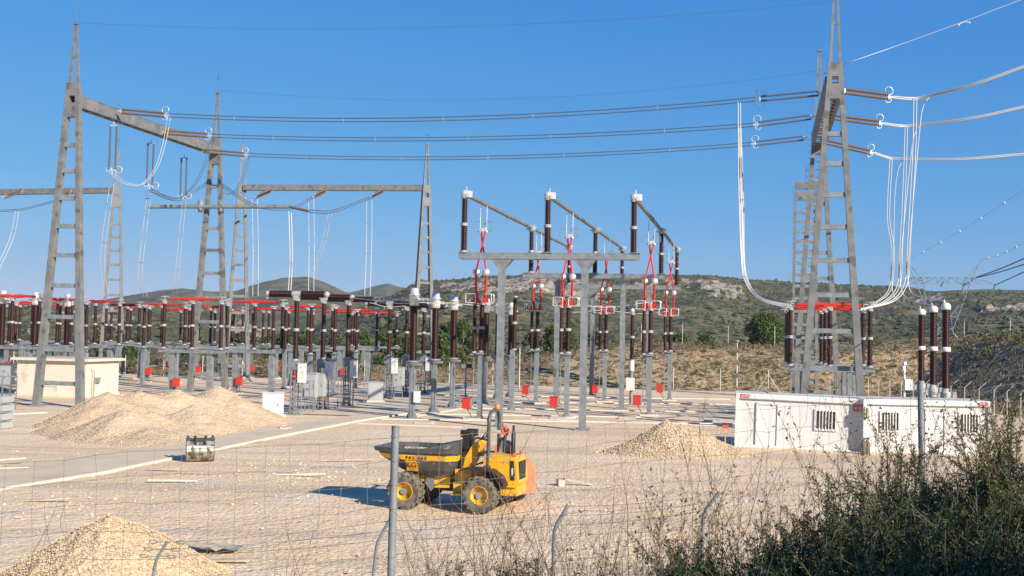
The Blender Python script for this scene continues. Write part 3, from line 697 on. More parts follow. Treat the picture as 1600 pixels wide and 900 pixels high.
def switch(label, group='three column disconnectors with red arms', dark=False, boxside=-1, closed=True):
    t = thing('disconnector', label, 'disconnector', group=group); am = 'porcelain' if dark else 'red'
    for s in (-1, 1):
        mb = MB(m='galv'); boxpost(mb, s * 1.55, 0, 0, 3.3, .40); mb.build('leg', t)
        mb = MB(m='concrete_pale'); mb.box((s * 1.55, 0, .02), (.95, .95, .14)); mb.build('footing', t)
    mb = MB(m='galv')
    for y in (-.22, .22): mb.box((0, y, 3.42), (5.3, .07, .24))
    for x in (-2.35, 0, 2.35): mb.box((x, 0, 3.57), (.62, .66, .06)); mb.box((x, 0, 3.42), (.08, .37, .2))
    mb.cyl((-2.3, -.36, 3.3), (2.3, -.36, 3.3), .035, n=6); mb.build('frame', t)
    for x in (-2.35, 0, 2.35): post_ins(t, x, 0, 3.6, 3.5)
    mb = MB(m='cap_grey')
    for x in (-2.35, 2.35):
        mb.box((x, 0, 7.17), (.3, .22, .12)); mb.cyl((x, 0, 7.2), (x, 0, 7.5), .06); mb.ring((x, 0, 7.54), .34, .03, (0, 0, 1), 14); mb.box((x, 0, 7.52), (.66, .04, .03)); mb.box((x * 1.08, 0, 7.3), (.5, .12, .1))
    mb.box((0, 0, 7.17), (.34, .34, .12)); mb.build('contacts', t)
    mb = MB(m=am)
    for s in (-1, 1):
        mb.cyl((s * .15, 0, 7.36), (s * .9, 0, 7.38), .14, .14, 8); mb.cyl((s * .9, 0, 7.38), (s * 1.95, 0, 7.34), .10, .09, 8)
    mb.box((0, 0, 7.33), (.75, .24, .22)); mb.build('arm', t)
    mb = MB(m='galv'); x = boxside * 1.05; mb.cyl((x, -.25, 1.3), (x, -.25, 3.35), .03, n=6); mb.build('drive_rod', t)
    mb = MB(m='redbox'); mb.box((x, -.28, 1.02), (.46, .34, .58)); mb.box((x, -.28, 1.325), (.52, .4, .03)); b = mb.build('drive_box', t)
    mb = MB(m='rubber'); mb.tube([(x, -.28, .74), (x + .05, -.28, .45), (x + .2, -.28, .02)], .04, 6); mb.build('conduit', b)
    return t
def cs(cx, ay, s, za=7.35):                            # a unit whose arms show at (cx, ay) at scale s pixels per metre
    Y = F / s; p = atz(cx, Y, za); return Vector((p.x, p.y, 0))
left = [(20, 466, 20.2, 'partly cut by the left picture edge'), (91, 470, 18.6, 'red arms behind the tallest tower legs'), (150, 473, 17.6, 'just right of the tallest tower, over the cream building corner'),
        (302, 466, 20.6, 'widest red arms crossing the second gantry tower'), (399, 471, 19.6, 'directly right of the second gantry tower above its red drive box'), (482, 480, 17.2, 'behind the front breaker poles'),
        (555, 486, 15.4, 'small and far, red arms behind the right front breaker pole'), (254, 478, 16.6, 'left behind the widest red arms'), (330, 482, 15.4, 'far, seen between the second tower legs'),
        (412, 486, 14.6, 'far, faint red arms above the white cabinet'), (32, 480, 15.0, 'far left one in a rear row with low red arms'), (104, 483, 14.4, 'rear row, seen between the tallest tower legs'), (590, 489, 13.6, 'farthest one, left of the rear breaker poles'),
        (-22, 472, 18.2, 'mostly outside the left picture edge'), (60, 477, 16.4, 'second row, between the left edge and the tallest tower'), (205, 483, 14.2, 'rear row, right of the cream building roof'), (283, 487, 13.3, 'rearmost, left of the second gantry tower legs'), (366, 488, 13.6, 'rearmost, right of the second gantry tower legs'), (452, 487, 14.3, 'rear row, behind the front left breaker pole'), (520, 489, 13.9, 'rear row, behind the front middle breaker pole')]
series(lambda lab: switch(lab), [(cs(c, a, s), RZ, 'three column disconnector ' + lab) for c, a, s, lab in left])
series(lambda lab: switch(lab, 'disconnectors with dark open arms', True), [(cs(200, 477, 15.6), RZ, 'disconnector with dark brown arms between the two left gantry towers')])
series(lambda lab: switch(lab, 'disconnectors under the right gantry', False, 1), [(cs(1297, 476, 25.6), RZ, 'nearest of the three red armed disconnectors under the right gantry'), (cs(1290, 478, 24.0), RZ, 'middle one of the three red armed disconnectors under the right gantry'), (cs(1284, 480, 22.6), RZ, 'farthest of the three red armed disconnectors under the right gantry')])

def lattice_post(parent, z1, w, name='support', m='galv', bt=.06):
    mb = MB(m=m)
    for sx in (-1, 1):
        for sy in (-1, 1): mb.box((sx * w / 2, sy * w / 2, z1 / 2), (bt, bt, z1))
    z = .25; k = 0
    while z < z1 - .2:
        for s in (-1, 1):
            mb.box((0, s * (w / 2 + .001), z), (w - bt, .03, .07)); mb.box((s * (w / 2 + .001), 0, z), (.03, w - bt, .07))
        z += .3; k += 1
    mb.box((0, 0, .03), (w * 2, w * 2, .06)); mb.box((0, 0, z1), (w * 1.3, w * 1.3, .06))
    for s in (-1, 1): mb.prism([(s * w / 2, -.02, .06), (s * w, -.02, .06), (s * w / 2, -.02, .5)], (0, .04, 0))
    return mb.build(name, parent)
def cts(label, group='current transformers with silver heads', cab=True, H0=3.15):
    t = thing('current_transformer', label, 'transformer', group=group)
    mb = MB(m='galv')
    for s in (-1, 1): mb.box((s * .13, 0, H0 / 2), (.05, .26, H0)); mb.box((0, s * .13, H0 / 2), (.16, .04, H0 - .1))
    mb.box((0, 0, .04), (.75, .75, .08))
    for s in (-1, 1): mb.prism([(s * .155, -.02, .08), (s * .36, -.02, .08), (s * .155, -.02, .55)], (0, .04, 0))
    mb.build('support', t)
    mb = MB(m='galv_dark'); mb.lathe([(.20, 0), (.34, .05), (.34, .22), (.42, .26), (.42, .32), (.2, .34)], (0, 0, H0), n=12); mb.box((.42, -.1, H0 + .12), (.3, .2, .16)); mb.box((-.40, .05, H0 + .18), (.2, .14, .12)); mb.build('tank_base', t)
    mb = MB(m='porcelain'); mb.sheds((0, 0, H0 + .34), 3.25, .20, .265, 12, pitch=.085); mb.build('insulator', t)
    mb = MB(m='alu'); z = H0 + 3.6; mb.lathe([(.24, 0), (.29, .06), (.31, .25), (.31, .62), (.345, .63), (.345, .68), (.26, .70), (.25, .98), (.22, 1.05), (.02, 1.07)], (0, 0, z), n=16)
    for s in (-1, 1): mb.cyl((s * .28, 0, z + .35), (s * .48, 0, z + .35), .07); mb.box((s * .5, 0, z + .35), (.12, .2, .16))
    mb.build('head', t)
    if cab:
        mb = MB(m='white'); mb.box((.36, -.2, 1.35), (.36, .22, .66)); mb.box((.36, -.2, 1.69), (.4, .26, .03)); mb.build('terminal_box', t)
    return t
def gp(px, py): q = gnd(px, py); return Vector((q.x, q.y, 0))
series(lambda lab: cts(lab), [(gp(643, 655), RZ, 'nearest silver headed current transformer, with a white terminal box on its post')])
series(lambda lab: cts(lab, cab=False), [(gp(677, 645), RZ, 'silver headed current transformer second from the nearest one'), (gp(706, 638), RZ, 'silver headed current transformer third in the row, just left of a pantograph switch'),
    (gp(757, 630), RZ, 'silver headed current transformer half hidden by the first pantograph switch'), (gp(776, 624), RZ, 'rear current transformer left of the front portal leg'), (gp(796, 621), RZ, 'rearmost current transformer right of the front portal leg'),
    (cs(5, 474, 20.0, 7.5), RZ, 'silver headed current transformer at the left edge'), (cs(56, 474, 19.4, 7.5), RZ, 'silver headed current transformer left of the tallest tower leg'), (cs(106, 476, 18.6, 7.5), RZ, 'silver headed current transformer between the tallest tower legs')])
def breaker(label, group='circuit breaker poles'):
    t = thing('circuit_breaker', label, 'circuit breaker', group=group)
    lattice_post(t, 2.75, .36)
    mb = MB(m='galv'); mb.box((0, 0, 3.0), (.62, .5, .5)); mb.box((0, 0, 3.27), (.5, .4, .06)); mb.build('mechanism_housing', t)
    post_ins(t, 0, 0, 3.3, 3.75, .18)
    mb = MB(m='cap_grey'); mb.box((0, 0, 7.2), (.34, .34, .38)); mb.cyl((-.28, 0, 7.36), (.28, 0, 7.36), .2, n=10); mb.build('head', t)
    for s in (-1, 1): mb = MB(m='cap_grey'); mb.ball((s * 1.92, 0, 7.36), .19, 10); mb.box((s * 1.92, 0, 7.14), (.1, .12, .2)); mb.build('end_cap', t)
    for s in (-1, 1):
        mb = MB(m='porcelain'); mb.sheds((s * .28, 0, 7.36), 1.5, .165, .215, 12, (s, 0, 0), .08); mb.build('interrupter', t)
    mb = MB(m='white'); mb.box((.52, -.15, 2.55), (.44, .34, 1.15)); mb.box((.52, -.15, 3.14), (.5, .4, .03)); c = mb.build('cabinet', t)
    mb = MB(m='galv_dark'); mb.box((.6, -.33, 2.6), (.03, .02, .14)); mb.box((.52, -.33, 2.9), (.08, .012, .05)); mb.build('handle', c)
    mb = MB(m='galv_dark'); mb.cyl((.5, -.1, .0), (.5, -.1, 1.95), .035, n=6); mb.build('conduit', t)
    return t
series(breaker, [(gp(459, 648), RZ, 'front left circuit breaker pole beside the white ground cabinet'), (gp(502, 640), RZ, 'front middle circuit breaker pole'), (gp(541, 635), RZ, 'front right circuit breaker pole of the nearer group'),
    (gp(606, 623), RZ, 'rear circuit breaker pole beside the big grey cabinet'), (gp(633, 619), RZ, 'rear circuit breaker pole hidden behind the nearest current transformer'), (gp(660, 615), RZ, 'rear circuit breaker pole in front of the slim tower with the rod')])
# service platforms and marshalling boxes beside the breakers
def platform(label, group='low service platforms'):
    t = thing('service_platform', label, 'platform', group=group)
    mb = MB(m='galv'); mb.box((0, 0, .95), (1.1, .7, .07))
    for sx in (-1, 1):
        for sy in (-1, 1): mb.box((sx * .5, sy * .3, .48), (.05, .05, .9))
    mb.build('deck', t)
    mb = MB(m='galv')
    for sx in (-1, 0, 1): mb.box((sx * .5, -.33, 1.5), (.04, .04, 1.1))
    for sx in (-1, 1): mb.box((sx * .5, .33, 1.5), (.04, .04, 1.1))
    for z in (1.5, 2.0): mb.box((0, -.33, z), (1.1, .05, .05)); mb.box((.5, 0, z), (.05, .66, .05)); mb.box((-.5, 0, z), (.05, .66, .05))
    mb.build('handrail', t)
    mb = MB(m='galv')
    for z in (.2, .42, .64, .86): mb.box((-.72, 0, z), (.3, .4, .03))
    mb.box((-.86, .2, .5), (.03, .03, 1.1)); mb.box((-.86, -.2, .5), (.03, .03, 1.1)); mb.build('steps', t)
    return t
series(platform, [(gp(474, 645), RZ, 'service platform right of the front left breaker'), (gp(519, 636), RZ, 'service platform right of the front middle breaker'), (gp(560, 631), RZ, 'service platform right of the front right breaker'), (gp(622, 619), RZ, 'service platform left of the nearest current transformer'), (gp(645, 617), RZ, 'service platform behind the nearest current transformer'), (gp(8, 640), RZ, 'service platform at the left edge in front of the cream building')])
def panel(label, w=.85, h=1.5, d=.5, z=.9, m='graybox', group='grey control panels on stands', door=True):
    t = thing('control_panel', label, 'cabinet', group=group)
    mb = MB(m=m); mb.box((0, 0, z + h / 2), (w, d, h)); mb.box((0, 0, z + h + .02), (w + .08, d + .08, .04)); mb.build('body', t)
    if z > .2:
        mb = MB(m='galv')
        for sx in (-1, 1): mb.box((sx * w * .4, 0, z / 2), (.06, .06, z))
        mb.build('stand', t)
    else:
        mb = MB(m='concrete_pale'); mb.box((0, 0, .05), (w + .25, d + .25, .14)); mb.build('plinth', t)
    mb = MB(m=m); mb.box((0, -d / 2 - .012, z + h / 2), (w * .9, .02, h * .92)); dr = mb.build('door', t)
    mb = MB(m='galv_dark'); mb.box((w * .35, -d / 2 - .035, z + h * .5), (.03, .03, .16))
    if door:
        for k in (0, 1): mb.box((-w * .1, -d / 2 - .03, z + h * (.35 + .3 * k)), (.16, .02, .16))
    mb.build('handle', dr)
    return t
series(panel, [(gp(484, 643), RZ, 'grey control panel between the front left and middle breakers'), (gp(497, 641), RZ, 'grey control panel in front of the middle breaker'), (gp(622, 622), RZ, 'grey control panel with two dark windows left of the nearest current transformer'), (gp(10, 622), RZ, 'grey control panel at the left edge by the cream building')])
o = panel('large pale grey floor cabinet left of the rear breaker poles', 1.1, 1.35, .7, .1, 'graybox', None, False); o.location = gp(587, 628); o.rotation_euler.z = RZ + .25
o = panel('white floor cabinet at the foot of the front left breaker', 1.12, 1.3, .7, .1, 'white', None, False); o.location = gp(426, 651); o.rotation_euler.z = RZ + .15
# ---------------------------------------------------------------- busbar portals and tubes
def portal(name, label, px0, px1, Y, posts, zb, grp='busbar support portals', wpost=.42):
    a = atz(px0, Y, zb); b = atz(px1, Y, zb); b = a + (b - a).length * Vector((V.x, V.y + .0, 0)); c = (a + b) / 2
    t = thing(name, label, 'portal', Vector((c.x, c.y, 0)), RZ, grp); L = (b - a).length
    mb = MB(m='galv')
    for s in (-1, 1): mb.box((0, s * .3, zb), (L, .05, .34)); mb.box((0, s * .27, zb - .16), (L, .13, .03)); mb.box((0, s * .27, zb + .16), (L, .13, .03))
    for x in (-L / 2 + .2, 0, L / 2 - .2): mb.box((x, 0, zb + .19), (.5, .78, .04)); mb.box((x, 0, zb), (.06, .56, .3))
    mb.build('beam', t)
    for p in posts:
        x = (atz(p, Y, zb / 2) - c).dot(V); mb = MB(m='galv'); hpost(mb, x, 0, 0, zb - .65, wpost * .8, wpost); mb.box((x, 0, .04), (.8, .8, .08))
        mb.hexa([(x - wpost * .42, -.22, zb - .7), (x + wpost * .42, -.22, zb - .7), (x + wpost * .42, .22, zb - .7), (x - wpost * .42, .22, zb - .7), (x - .62, -.3, zb - .18), (x + .62, -.3, zb - .18), (x + .62, .3, zb - .18), (x - .62, .3, zb - .18)])
        mb.build('post', t)
    return t, c, L
ZB = 9.5; YP = (64.6, 84.3, 101.8)
po = [portal('busbar_portal', 'front busbar portal, broad level beam on two tall grey posts', 719, 998, YP[0], (785, 918), ZB),
      portal('busbar_portal', 'middle busbar portal, its beam just above the hill crest', 818, 1037, YP[1], (872, 976), ZB),
      portal('busbar_portal', 'rear busbar portal, lowest thin beam in front of the hill', 878, 1062, YP[2], (927, 1016), ZB)]
xs0 = [726.5, 856.5, 991]
for i in range(3):
    nm = ('left', 'middle', 'right')[i]; A = atz(xs0[i], YP[0], 13.0); e = (YP[2] + 1.0 - YP[0]) / U.y
    t = thing('busbar_tube', f'{nm} receding tubular busbar on brown post insulators', 'busbar', A, 0, 'tubular busbars')
    mb = MB(m='galv_warm'); mb.cyl((0, 0, 0), U * e, .125, n=12); mb.build('tube', t)
    mb = MB(m='alu'); mb.ball((0, 0, 0), .24, 12); mb.box((.25, 0, -.02), (.35, .5, .36)); mb.box((.1, .0, .28), (.04, .04, .3)); mb.build('end_ball', t)
    mb = MB(m='alu')
    for Yk in (YP[1], YP[2]): c = U * ((Yk - YP[0]) / U.y); mb.box(c, (.5, .5, .34), RZ); mb.cyl(c + Vector((-.5, 0, -.12)), c + Vector((.4, 0, .06)), .04, n=6)
    mb.use('galv')
    for k in (.30, .74): mb.ring(U * e * k, .14, .03, U, 10)
    mb.build('clamps', t)
    for j in range(3):
        c = A + U * ((YP[j] - YP[0]) / U.y); q = thing('post_insulator', f'brown post insulator under the {nm} tubular busbar on the {("front", "middle", "rear")[j]} portal', 'insulator', Vector((c.x, c.y, ZB + .21)), RZ, 'busbar post insulators')
        post_ins(q, 0, 0, 0, 13.0 - ZB - .21 - .16, .19)
# ---------------------------------------------------------------- pantograph switches
def panto(label, group='red pantograph switches'):
    t = thing('pantograph_switch', label, 'pantograph switch', group=group)
    mb = MB(m='galv'); boxpost(mb, 0, 0, 0, 3.95, .29); mb.box((0, 0, 3.98), (.5, .5, .1)); mb.build('pillar', t)
    mb = MB(m='concrete_pale'); mb.box((0, 0, .02), (1.1, 1.1, .16)); mb.build('footing', t)
    mb = MB(m='galv'); mb.box((-.28, 0, 3.9), (.7, .16, .1)); mb.cyl((-.42, 0, .9), (-.42, 0, 3.9), .028, n=6); mb.build('drive_rod', t)
    post_ins(t, 0.02, 0, 4.05, 2.95, .18); post_ins(t, -.42, 0, 4.0, 3.0, .14, name='rotating_insulator')
    mb = MB(m='red'); mb.box((-.12, 0, 7.12), (1.0, .3, .16)); mb.box((-.35, 0, 7.28), (.34, .3, .2)); mb.box((.22, 0, 7.26), (.3, .3, .16)); mb.cyl((-.3, 0, 7.2), (-.3, 0, 7.75), .07, n=7); mb.build('base_frame', t)
    for y in (-.34, .34):
        for x in (-.62, .36):
            P = []; mb = MB(m='alu')
            for g in range(20):
                an = 2 * math.pi * g / 20; cx = max(-1, min(1, 1.5 * math.cos(an))) * .30; cz = max(-1, min(1, 1.5 * math.sin(an))) * .27
                P.append((x + cx, y, 7.28 + cz))
            mb.tube(P, .032, 5, True); mb.build('corona_ring', t)
    for s in (-1, 1):
        mb = MB(m='red'); mb.bar((s * .30 - .08, -.08 * s, 7.3), (s * .34 - .08, -.10 * s, 8.85), .13, .11, w2=.11, h2=.1)
        mb.use('redpaint').bar((s * .34 - .08, -.10 * s, 8.85), (-s * .16, .08 * s, 11.35), .085, .08); mb.build('scissor_arm', t)
        mb = MB(m='alu'); mb.lathe([(.02, -.1), (.20, -.07), (.23, 0), (.20, .07), (.02, .1)], (s * .34 - .08, -.18 * s, 8.85), (0, 1, 0), 14); mb.build('elbow_disc', t)
    mb = MB(m='alu'); mb.box((0, 0, 11.42), (.42, .2, .22)); mb.ball((-.2, 0, 11.3), .1, 8); mb.ball((.2, 0, 11.3), .1, 8)
    for s in (-1, 1): mb.cyl((s * .2, 0, 11.5), (s * .2, 0, 12.86), .028, n=6)
    mb.build('contact_hanger', t)
    mb = MB(m='galv')
    for s in (-1, 1): mb.ring((s * .33, 0, 11.62), .30, .024, (.25 * s, 1, 0), 16)
    mb.build('ring', t)
    mb = MB(m='redbox'); mb.box((-.78, -.1, .98), (.5, .36, .62)); mb.box((-.78, -.1, 1.31), (.56, .42, .03)); b = mb.build('drive_box', t)
    mb = MB(m='galv_dark'); mb.box((-.5, -.1, 1.0), (.08, .3, .5)); mb.build('hinge_plate', b)
    mb = MB(m='rubber'); mb.tube([(-.74, -.1, .68), (-.6, -.1, .42), (-.42, -.05, .1)], .035, 6); mb.build('conduit', b)
    return t
pos = []
for i, Y in ((0, 69.2), (1, 72.4), (2, 76.0), (0, 87.2), (1, 91.0), (2, 94.7)):
    A = atz(xs0[i], YP[0], 13.0); c = A + U * ((Y - YP[0]) / U.y); pos.append(Vector((c.x, c.y, 0)))
labs = ['largest red pantograph switch, leftmost of the front row', 'front row pantograph switch under the middle tubular busbar', 'front row pantograph switch under the right tubular busbar', 'rear row pantograph switch under the left tubular busbar', 'rear row pantograph switch between the two front portal posts and right busbar', 'smallest pantograph switch, rightmost of the rear row']
series(panto, [(p, RZ, l) for p, l in zip(pos, labs)])
# single apparatus
def surge(label, H0=2.6, L=3.6, cabinet=True, group=None, white=True):
    t = thing('surge_arrester', label, 'arrester', group=group)
    mb = MB(m='galv_dark'); mb.cyl((0, 0, 0), (0, 0, H0), .14, n=8); mb.box((0, 0, .04), (.6, .6, .08)); mb.build('support', t)
    mb = MB(m='white'); mb.cyl((0, 0, H0), (0, 0, H0 + .75), .2, n=12); mb.build('coupling_tank', t)
    post_ins(t, 0, 0, H0 + .75, L, .17)
    mb = MB(m='alu'); mb.lathe([(.1, 0), (.17, .1), (.17, .3), (.05, .4)], (0, 0, H0 + .75 + L), n=10); mb.build('cap', t)
    if cabinet: mb = MB(m='white'); mb.box((-.05, -.3, 1.6), (.62, .3, .95)); mb.build('terminal_box', t)
    return t
o = surge('tall coupling transformer with white box, between the two right pantograph rows'); o.location = gp(986, 633); o.rotation_euler.z = RZ
t = thing('post_insulator', 'lone brown insulator on a grey pillar right of the front portal left post', 'insulator', gp(799, 641), RZ)
mb = MB(m='galv'); boxpost(mb, 0, 0, 0, 4.1, .3); mb.build('pillar', t); post_ins(t, .1, 0, 4.1, 3.7, .17)
def vt(label):
    t = thing('voltage_transformer', label, 'transformer', group='tall voltage transformers at the right')
    mb = MB(m='galv'); mb.cyl((0, 0, 0), (0, 0, 2.15), .2, n=10); mb.box((0, 0, .05), (.8, .8, .1)); mb.build('support', t)
    mb = MB(m='graybox'); mb.lathe([(.30, 0), (.30, .05), (.2, .08), (.25, .12), (.27, .42), (.24, .5), (.18, .54), (.18, .68)], (0, 0, 2.15), n=12); mb.box((.42, 0, 2.5), (.2, .3, .34)); mb.box((-.34, 0, 2.42), (.14, .3, .3)); mb.build('tank', t)
    mb = MB(m='porcelain'); mb.sheds((0, 0, 2.85), 1.85, .17, .215, 12, pitch=.08); mb.sheds((0, 0, 4.95), 1.9, .17, .215, 12, pitch=.08)
    mb.use('white').lathe([(.2, 0), (.24, .03), (.24, .22), (.2, .25)], (0, 0, 4.7), n=12); mb.build('insulator', t)
    mb = MB(m='white'); mb.lathe([(.2, 0), (.24, .05), (.24, .24), (.16, .34), (.03, .38)], (0, 0, 6.85), n=12); mb.box((-.08, 0, 7.28), (.05, .05, .2)); mb.build('cap', t)
    return t
def cs2(cx, Y, z): p = atz(cx, Y, z); return Vector((p.x, p.y, 0))
series(vt, [(cs2(1478, 59, 7.0), RZ, 'tallest looking of the three tall brown transformers behind the right cabin'), (cs2(1458.5, 64.2, 7.0), RZ, 'middle of the three tall brown transformers behind the right cabin'), (cs2(1440, 70.4, 7.0), RZ, 'leftmost of the three tall brown transformers behind the right cabin')])
# connecting leads between the apparatus
def lead(label, pts, r=.022, m='wire_alu'): twin('connecting_lead', label, spline([at(*p) for p in pts], 6), r=r, single=True, m=m, cat='conductor')
for i, (x0, y0, Y0, x1, y1, Y1) in enumerate(((541, 464, 80, 636, 467, 70), (570, 468, 85, 670, 472, 74), (648, 472, 70, 748, 468, 70), (680, 470, 75, 770, 473, 88), (712, 474, 79, 800, 474, 92), (578, 473, 88, 634, 478, 88))):
    lead(('lead from the front right breaker to the nearest silver head', 'lead from the breaker tops to the second silver head', 'lead from the nearest silver head to the first pantograph', 'lead from the second silver head towards the rear heads', 'lead from the third silver head to the rear group', 'short lead among the rear breakers')[i], ((x0, y0, Y0), ((x0 + x1) / 2, (y0 + y1) / 2 + 4, (Y0 + Y1) / 2), (x1, y1, Y1)))
for i, (pts) in enumerate((((800, 466, 92), (850, 474, 90), (900, 470, 82)), ((845, 482, 87), (890, 488, 87), (945, 484, 91)), ((900, 476, 73), (950, 480, 74), (1015, 472, 76)), ((1000, 448, 76), (985, 444, 85), (950, 452, 91)), ((960, 486, 91), (1000, 490, 92), (1045, 486, 94)), ((1040, 470, 76), (1100, 478, 80), (1236, 480, 72)) )[:5]):
    lead(('lead running right from the rear transformers', 'lead between the left and middle rear pantographs', 'lead between the middle and right front pantographs', 'lead near the top of the white boxed arrester', 'lead between the middle and right rear pantographs')[i], pts, .02)
# lone post insulators between the disconnector rows
def lone(label):
    t = thing('post_insulator', label, 'insulator', group='lone post insulators in the left yard'); mb = MB(m='galv'); boxpost(mb, 0, 0, 0, 3.3, .3); mb.box((0, 0, 3.33), (.5, .5, .06)); mb.build('pillar', t); post_ins(t, 0, 0, 3.36, 3.7)
    mb = MB(m='alu'); mb.cyl((-.3, 0, 7.15), (.3, 0, 7.15), .06, n=8); mb.build('clamp', t); return t
series(lone, [(cs(x, 0, s, 7.0), RZ, 'lone brown post insulator ' + l) for x, s, l in ((72, 19.6, 'behind the left leg of the tallest tower'), (136, 18.8, 'just right of the tallest tower right leg'), (226, 17.2, 'at the middle of the gap between the left gantry towers'), (428, 18.2, 'above the white floor cabinet'), (447, 17.8, 'just left of the front left breaker pole'), (558, 17.0, 'right of the front right breaker pole'), (487, 20.4, 'between the front left and middle breaker poles'), (524, 19.4, 'between the front middle and right breaker poles'))])
# ---------------------------------------------------------------- cream building
A = gp(133, 621); t = thing('service_building', 'low cream rendered building with flat roof behind the tallest tower', 'building', A, RZ)
mb = MB(m='cream'); mb.box((-2.8, 2.2, 1.3), (5.6, 4.4, 2.6)); mb.box((-2.8, 2.2, .1), (5.75, 4.55, .3)); mb.build('wall', t)
mb = MB(m='cream'); mb.box((-2.8, 2.2, 2.67), (6.3, 5.1, .16)); mb.use('concrete').box((-2.8, 2.2, 2.77), (6.0, 4.8, .04)); mb.build('roof', t)
mb = MB(m='offwhite'); mb.box((.02, 2.6, 1.0), (.06, 1.1, 2.0)); mb.build('door', t)
mb = MB(m='offwhite'); mb.box((-3.0, -.02, .95), (1.5, .05, .5)); mb.build('vent', t)
mb = MB(m='galv'); mb.tube([(.3, .6, 0), (.3, .6, 1.6), (.28, .6, 1.9), (.1, .6, 2.0)], .04, 6); mb.box((.1, 1.4, 1.2), (.16, .5, .4)); mb.build('pipe', t)
# stacked crates / concrete troughs left edge
t = thing('pallet_stack', 'stack of pale boards on the ground at the left edge', 'board stack', gp(-4, 670), RZ)
for k in range(4): mb = MB(m='graybox'); mb.box((0, 0, .2 + k * .42), (1.1, .9, .30)); mb.box((-.4, 0, .02 + k * .42), (.12, .9, .1)); mb.box((.4, 0, .02 + k * .42), (.12, .9, .1)); mb.build('board', t)
# ---------------------------------------------------------------- site cabins
def cabin(label, x0, x1, pxl, Y, L, rz, zg, wins, door, signs, hole=False, Hh=2.6):
    p = atz(pxl, Y, zg); t = thing('site_cabin', label, 'cabin', Vector((p.x, p.y, zg)), rz)
    D = 2.4
    mb = MB(m='whitewall')                             # wall panels around the window openings
    cuts = sorted([(w[0], w[1], w[2], w[3]) for w in wins]); x = .12
    for (a, b, z0, z1) in cuts:
        mb.box(((x + a) / 2, .06, 1.25), (a - x, .05, 2.18)); mb.box(((a + b) / 2, .06, (.16 + z0) / 2), (b - a, .05, z0 - .16)); mb.box(((a + b) / 2, .06, (z1 + 2.34) / 2), (b - a, .05, 2.34 - z1)); x = b
    mb.box(((x + L - .12) / 2, .06, 1.25), (L - .12 - x, .05, 2.18))
    for s in range(1, 12):
        xx = .12 + (L - .24) * s / 12
        if not any(a - .1 < xx < b + .1 for a, b, _, _ in cuts): mb.box((xx, .033, 1.25), (.016, .012, 2.16))
    mb.box((.06 + .02, D / 2, 1.3), (.05, D - .2, 2.3)); mb.box((L - .08, D / 2, 1.3), (.05, D - .2, 2.3)); mb.box((L / 2, D - .06, 1.3), (L - .2, .05, 2.3)); mb.build('wall', t)
    mb = MB(m='white'); mb.box((L / 2, .02, Hh - .13), (L, .12, .24)); mb.box((L / 2, .02, .09), (L, .12, .15)); mb.box((L / 2, D - .02, Hh - .13), (L, .12, .24)); mb.box((.03, D / 2, Hh - .131), (.12, D - .13, .235)); mb.box((L - .03, D / 2, Hh - .131), (.12, D - .13, .235)); mb.build('frame', t)
    mb = MB(m='offwhite'); mb.box((L / 2, D / 2, Hh - .04), (L - .14, D - .14, .05)); mb.build('roof', t)
    for k, xx in enumerate((.07, L - .07)):
        mb = MB(m='white' if k == 0 else 'galv_dark' if False else ('white' if k == 0 else 'graybox')); mb.box((xx, .02, 1.26), (.15, .15, 2.19)); mb.build('corner_post', t)
    mb = MB(m='galv_dark'); mb.box((L / 2, -.045, Hh - .27), (L - .3, .02, .035)); mb.build('gutter', t)
    for (a, b, z0, z1) in wins:
        mb = MB(m='white')
        for (c, d) in ((((a + b) / 2, .0, z0 - .03), (b - a + .16, .08, .09)), (((a + b) / 2, .0, z1 + .03), (b - a + .16, .08, .09)), ((a - .04, .001, (z0 + z1) / 2), (.09, .08, z1 - z0)), ((b + .04, .001, (z0 + z1) / 2), (.09, .08, z1 - z0))): mb.box(c, d)
        w = mb.build('window', t); mb = MB(m='glass'); mb.box(((a + b) / 2, .07, (z0 + z1) / 2), (b - a, .02, z1 - z0)); mb.build('pane', w)
        mb = MB(m='white'); n = 5
        for k in range(1, n + 1): mb.box((a + (b - a) * k / (n + 1), -.05, (z0 + z1) / 2), (.045, .03, z1 - z0 + .12))
        mb.build('bars', w)
    if door:
        a, b = door; mb = MB(m='white'); mb.box(((a + b) / 2, .022, 1.12), (b - a, .03, 1.95)); dd = mb.build('door', t)
        mb = MB(m='white')
        for (c, d) in (((a - .04, .0, 1.13), (.09, .09, 2.0)), ((b + .04, .0, 1.13), (.09, .09, 2.0)), (((a + b) / 2, .0, 2.14), (b - a + .17, .09, .09))): mb.box(c, d)
        mb.build('door_frame', dd); mb = MB(m='galv_dark'); mb.box((b - .12, -.03, 1.1), (.1, .05, .04)); mb.build('handle', dd)
    for (a, z, w, h, nlet) in signs:
        mb = MB(m='redpaint'); mb.box((a, -.06, z), (w, .02, h)); s = mb.build('sign', t)
        mb = MB(m='white'); g = random.Random(int(a * 100) + int(z * 10)); lw = w * .8 / nlet
        for k in range(nlet):                          # small unreadable lettering
            xx = a - w * .4 + lw * (k + .5); mb.box((xx - lw * .25, -.073, z), (lw * .2, .006, h * .5)); mb.box((xx, -.073, z + h * g.choice((-.2, 0, .2))), (lw * .55, .005, h * .13))
            if g.random() < .6: mb.box((xx + lw * .25, -.0735, z + h * .02), (lw * .18, .005, h * .42))
        mb.build('lettering', s)
    return t
YC = 55.4
cab1 = cabin('left white site cabin with one door and a barred window', 1147, 1345, 1147.5, YC, 6.12, RZ + .015, -.02, [(3.75, 4.62, 1.08, 1.94)], (1.05, 1.95), [(.42, 2.47, .42, .15, 5), (5.93, 2.44, .42, .16, 5), (5.72, 2.14, .62, .26, 7)])
cab1.rotation_euler.y = math.radians(1.3)
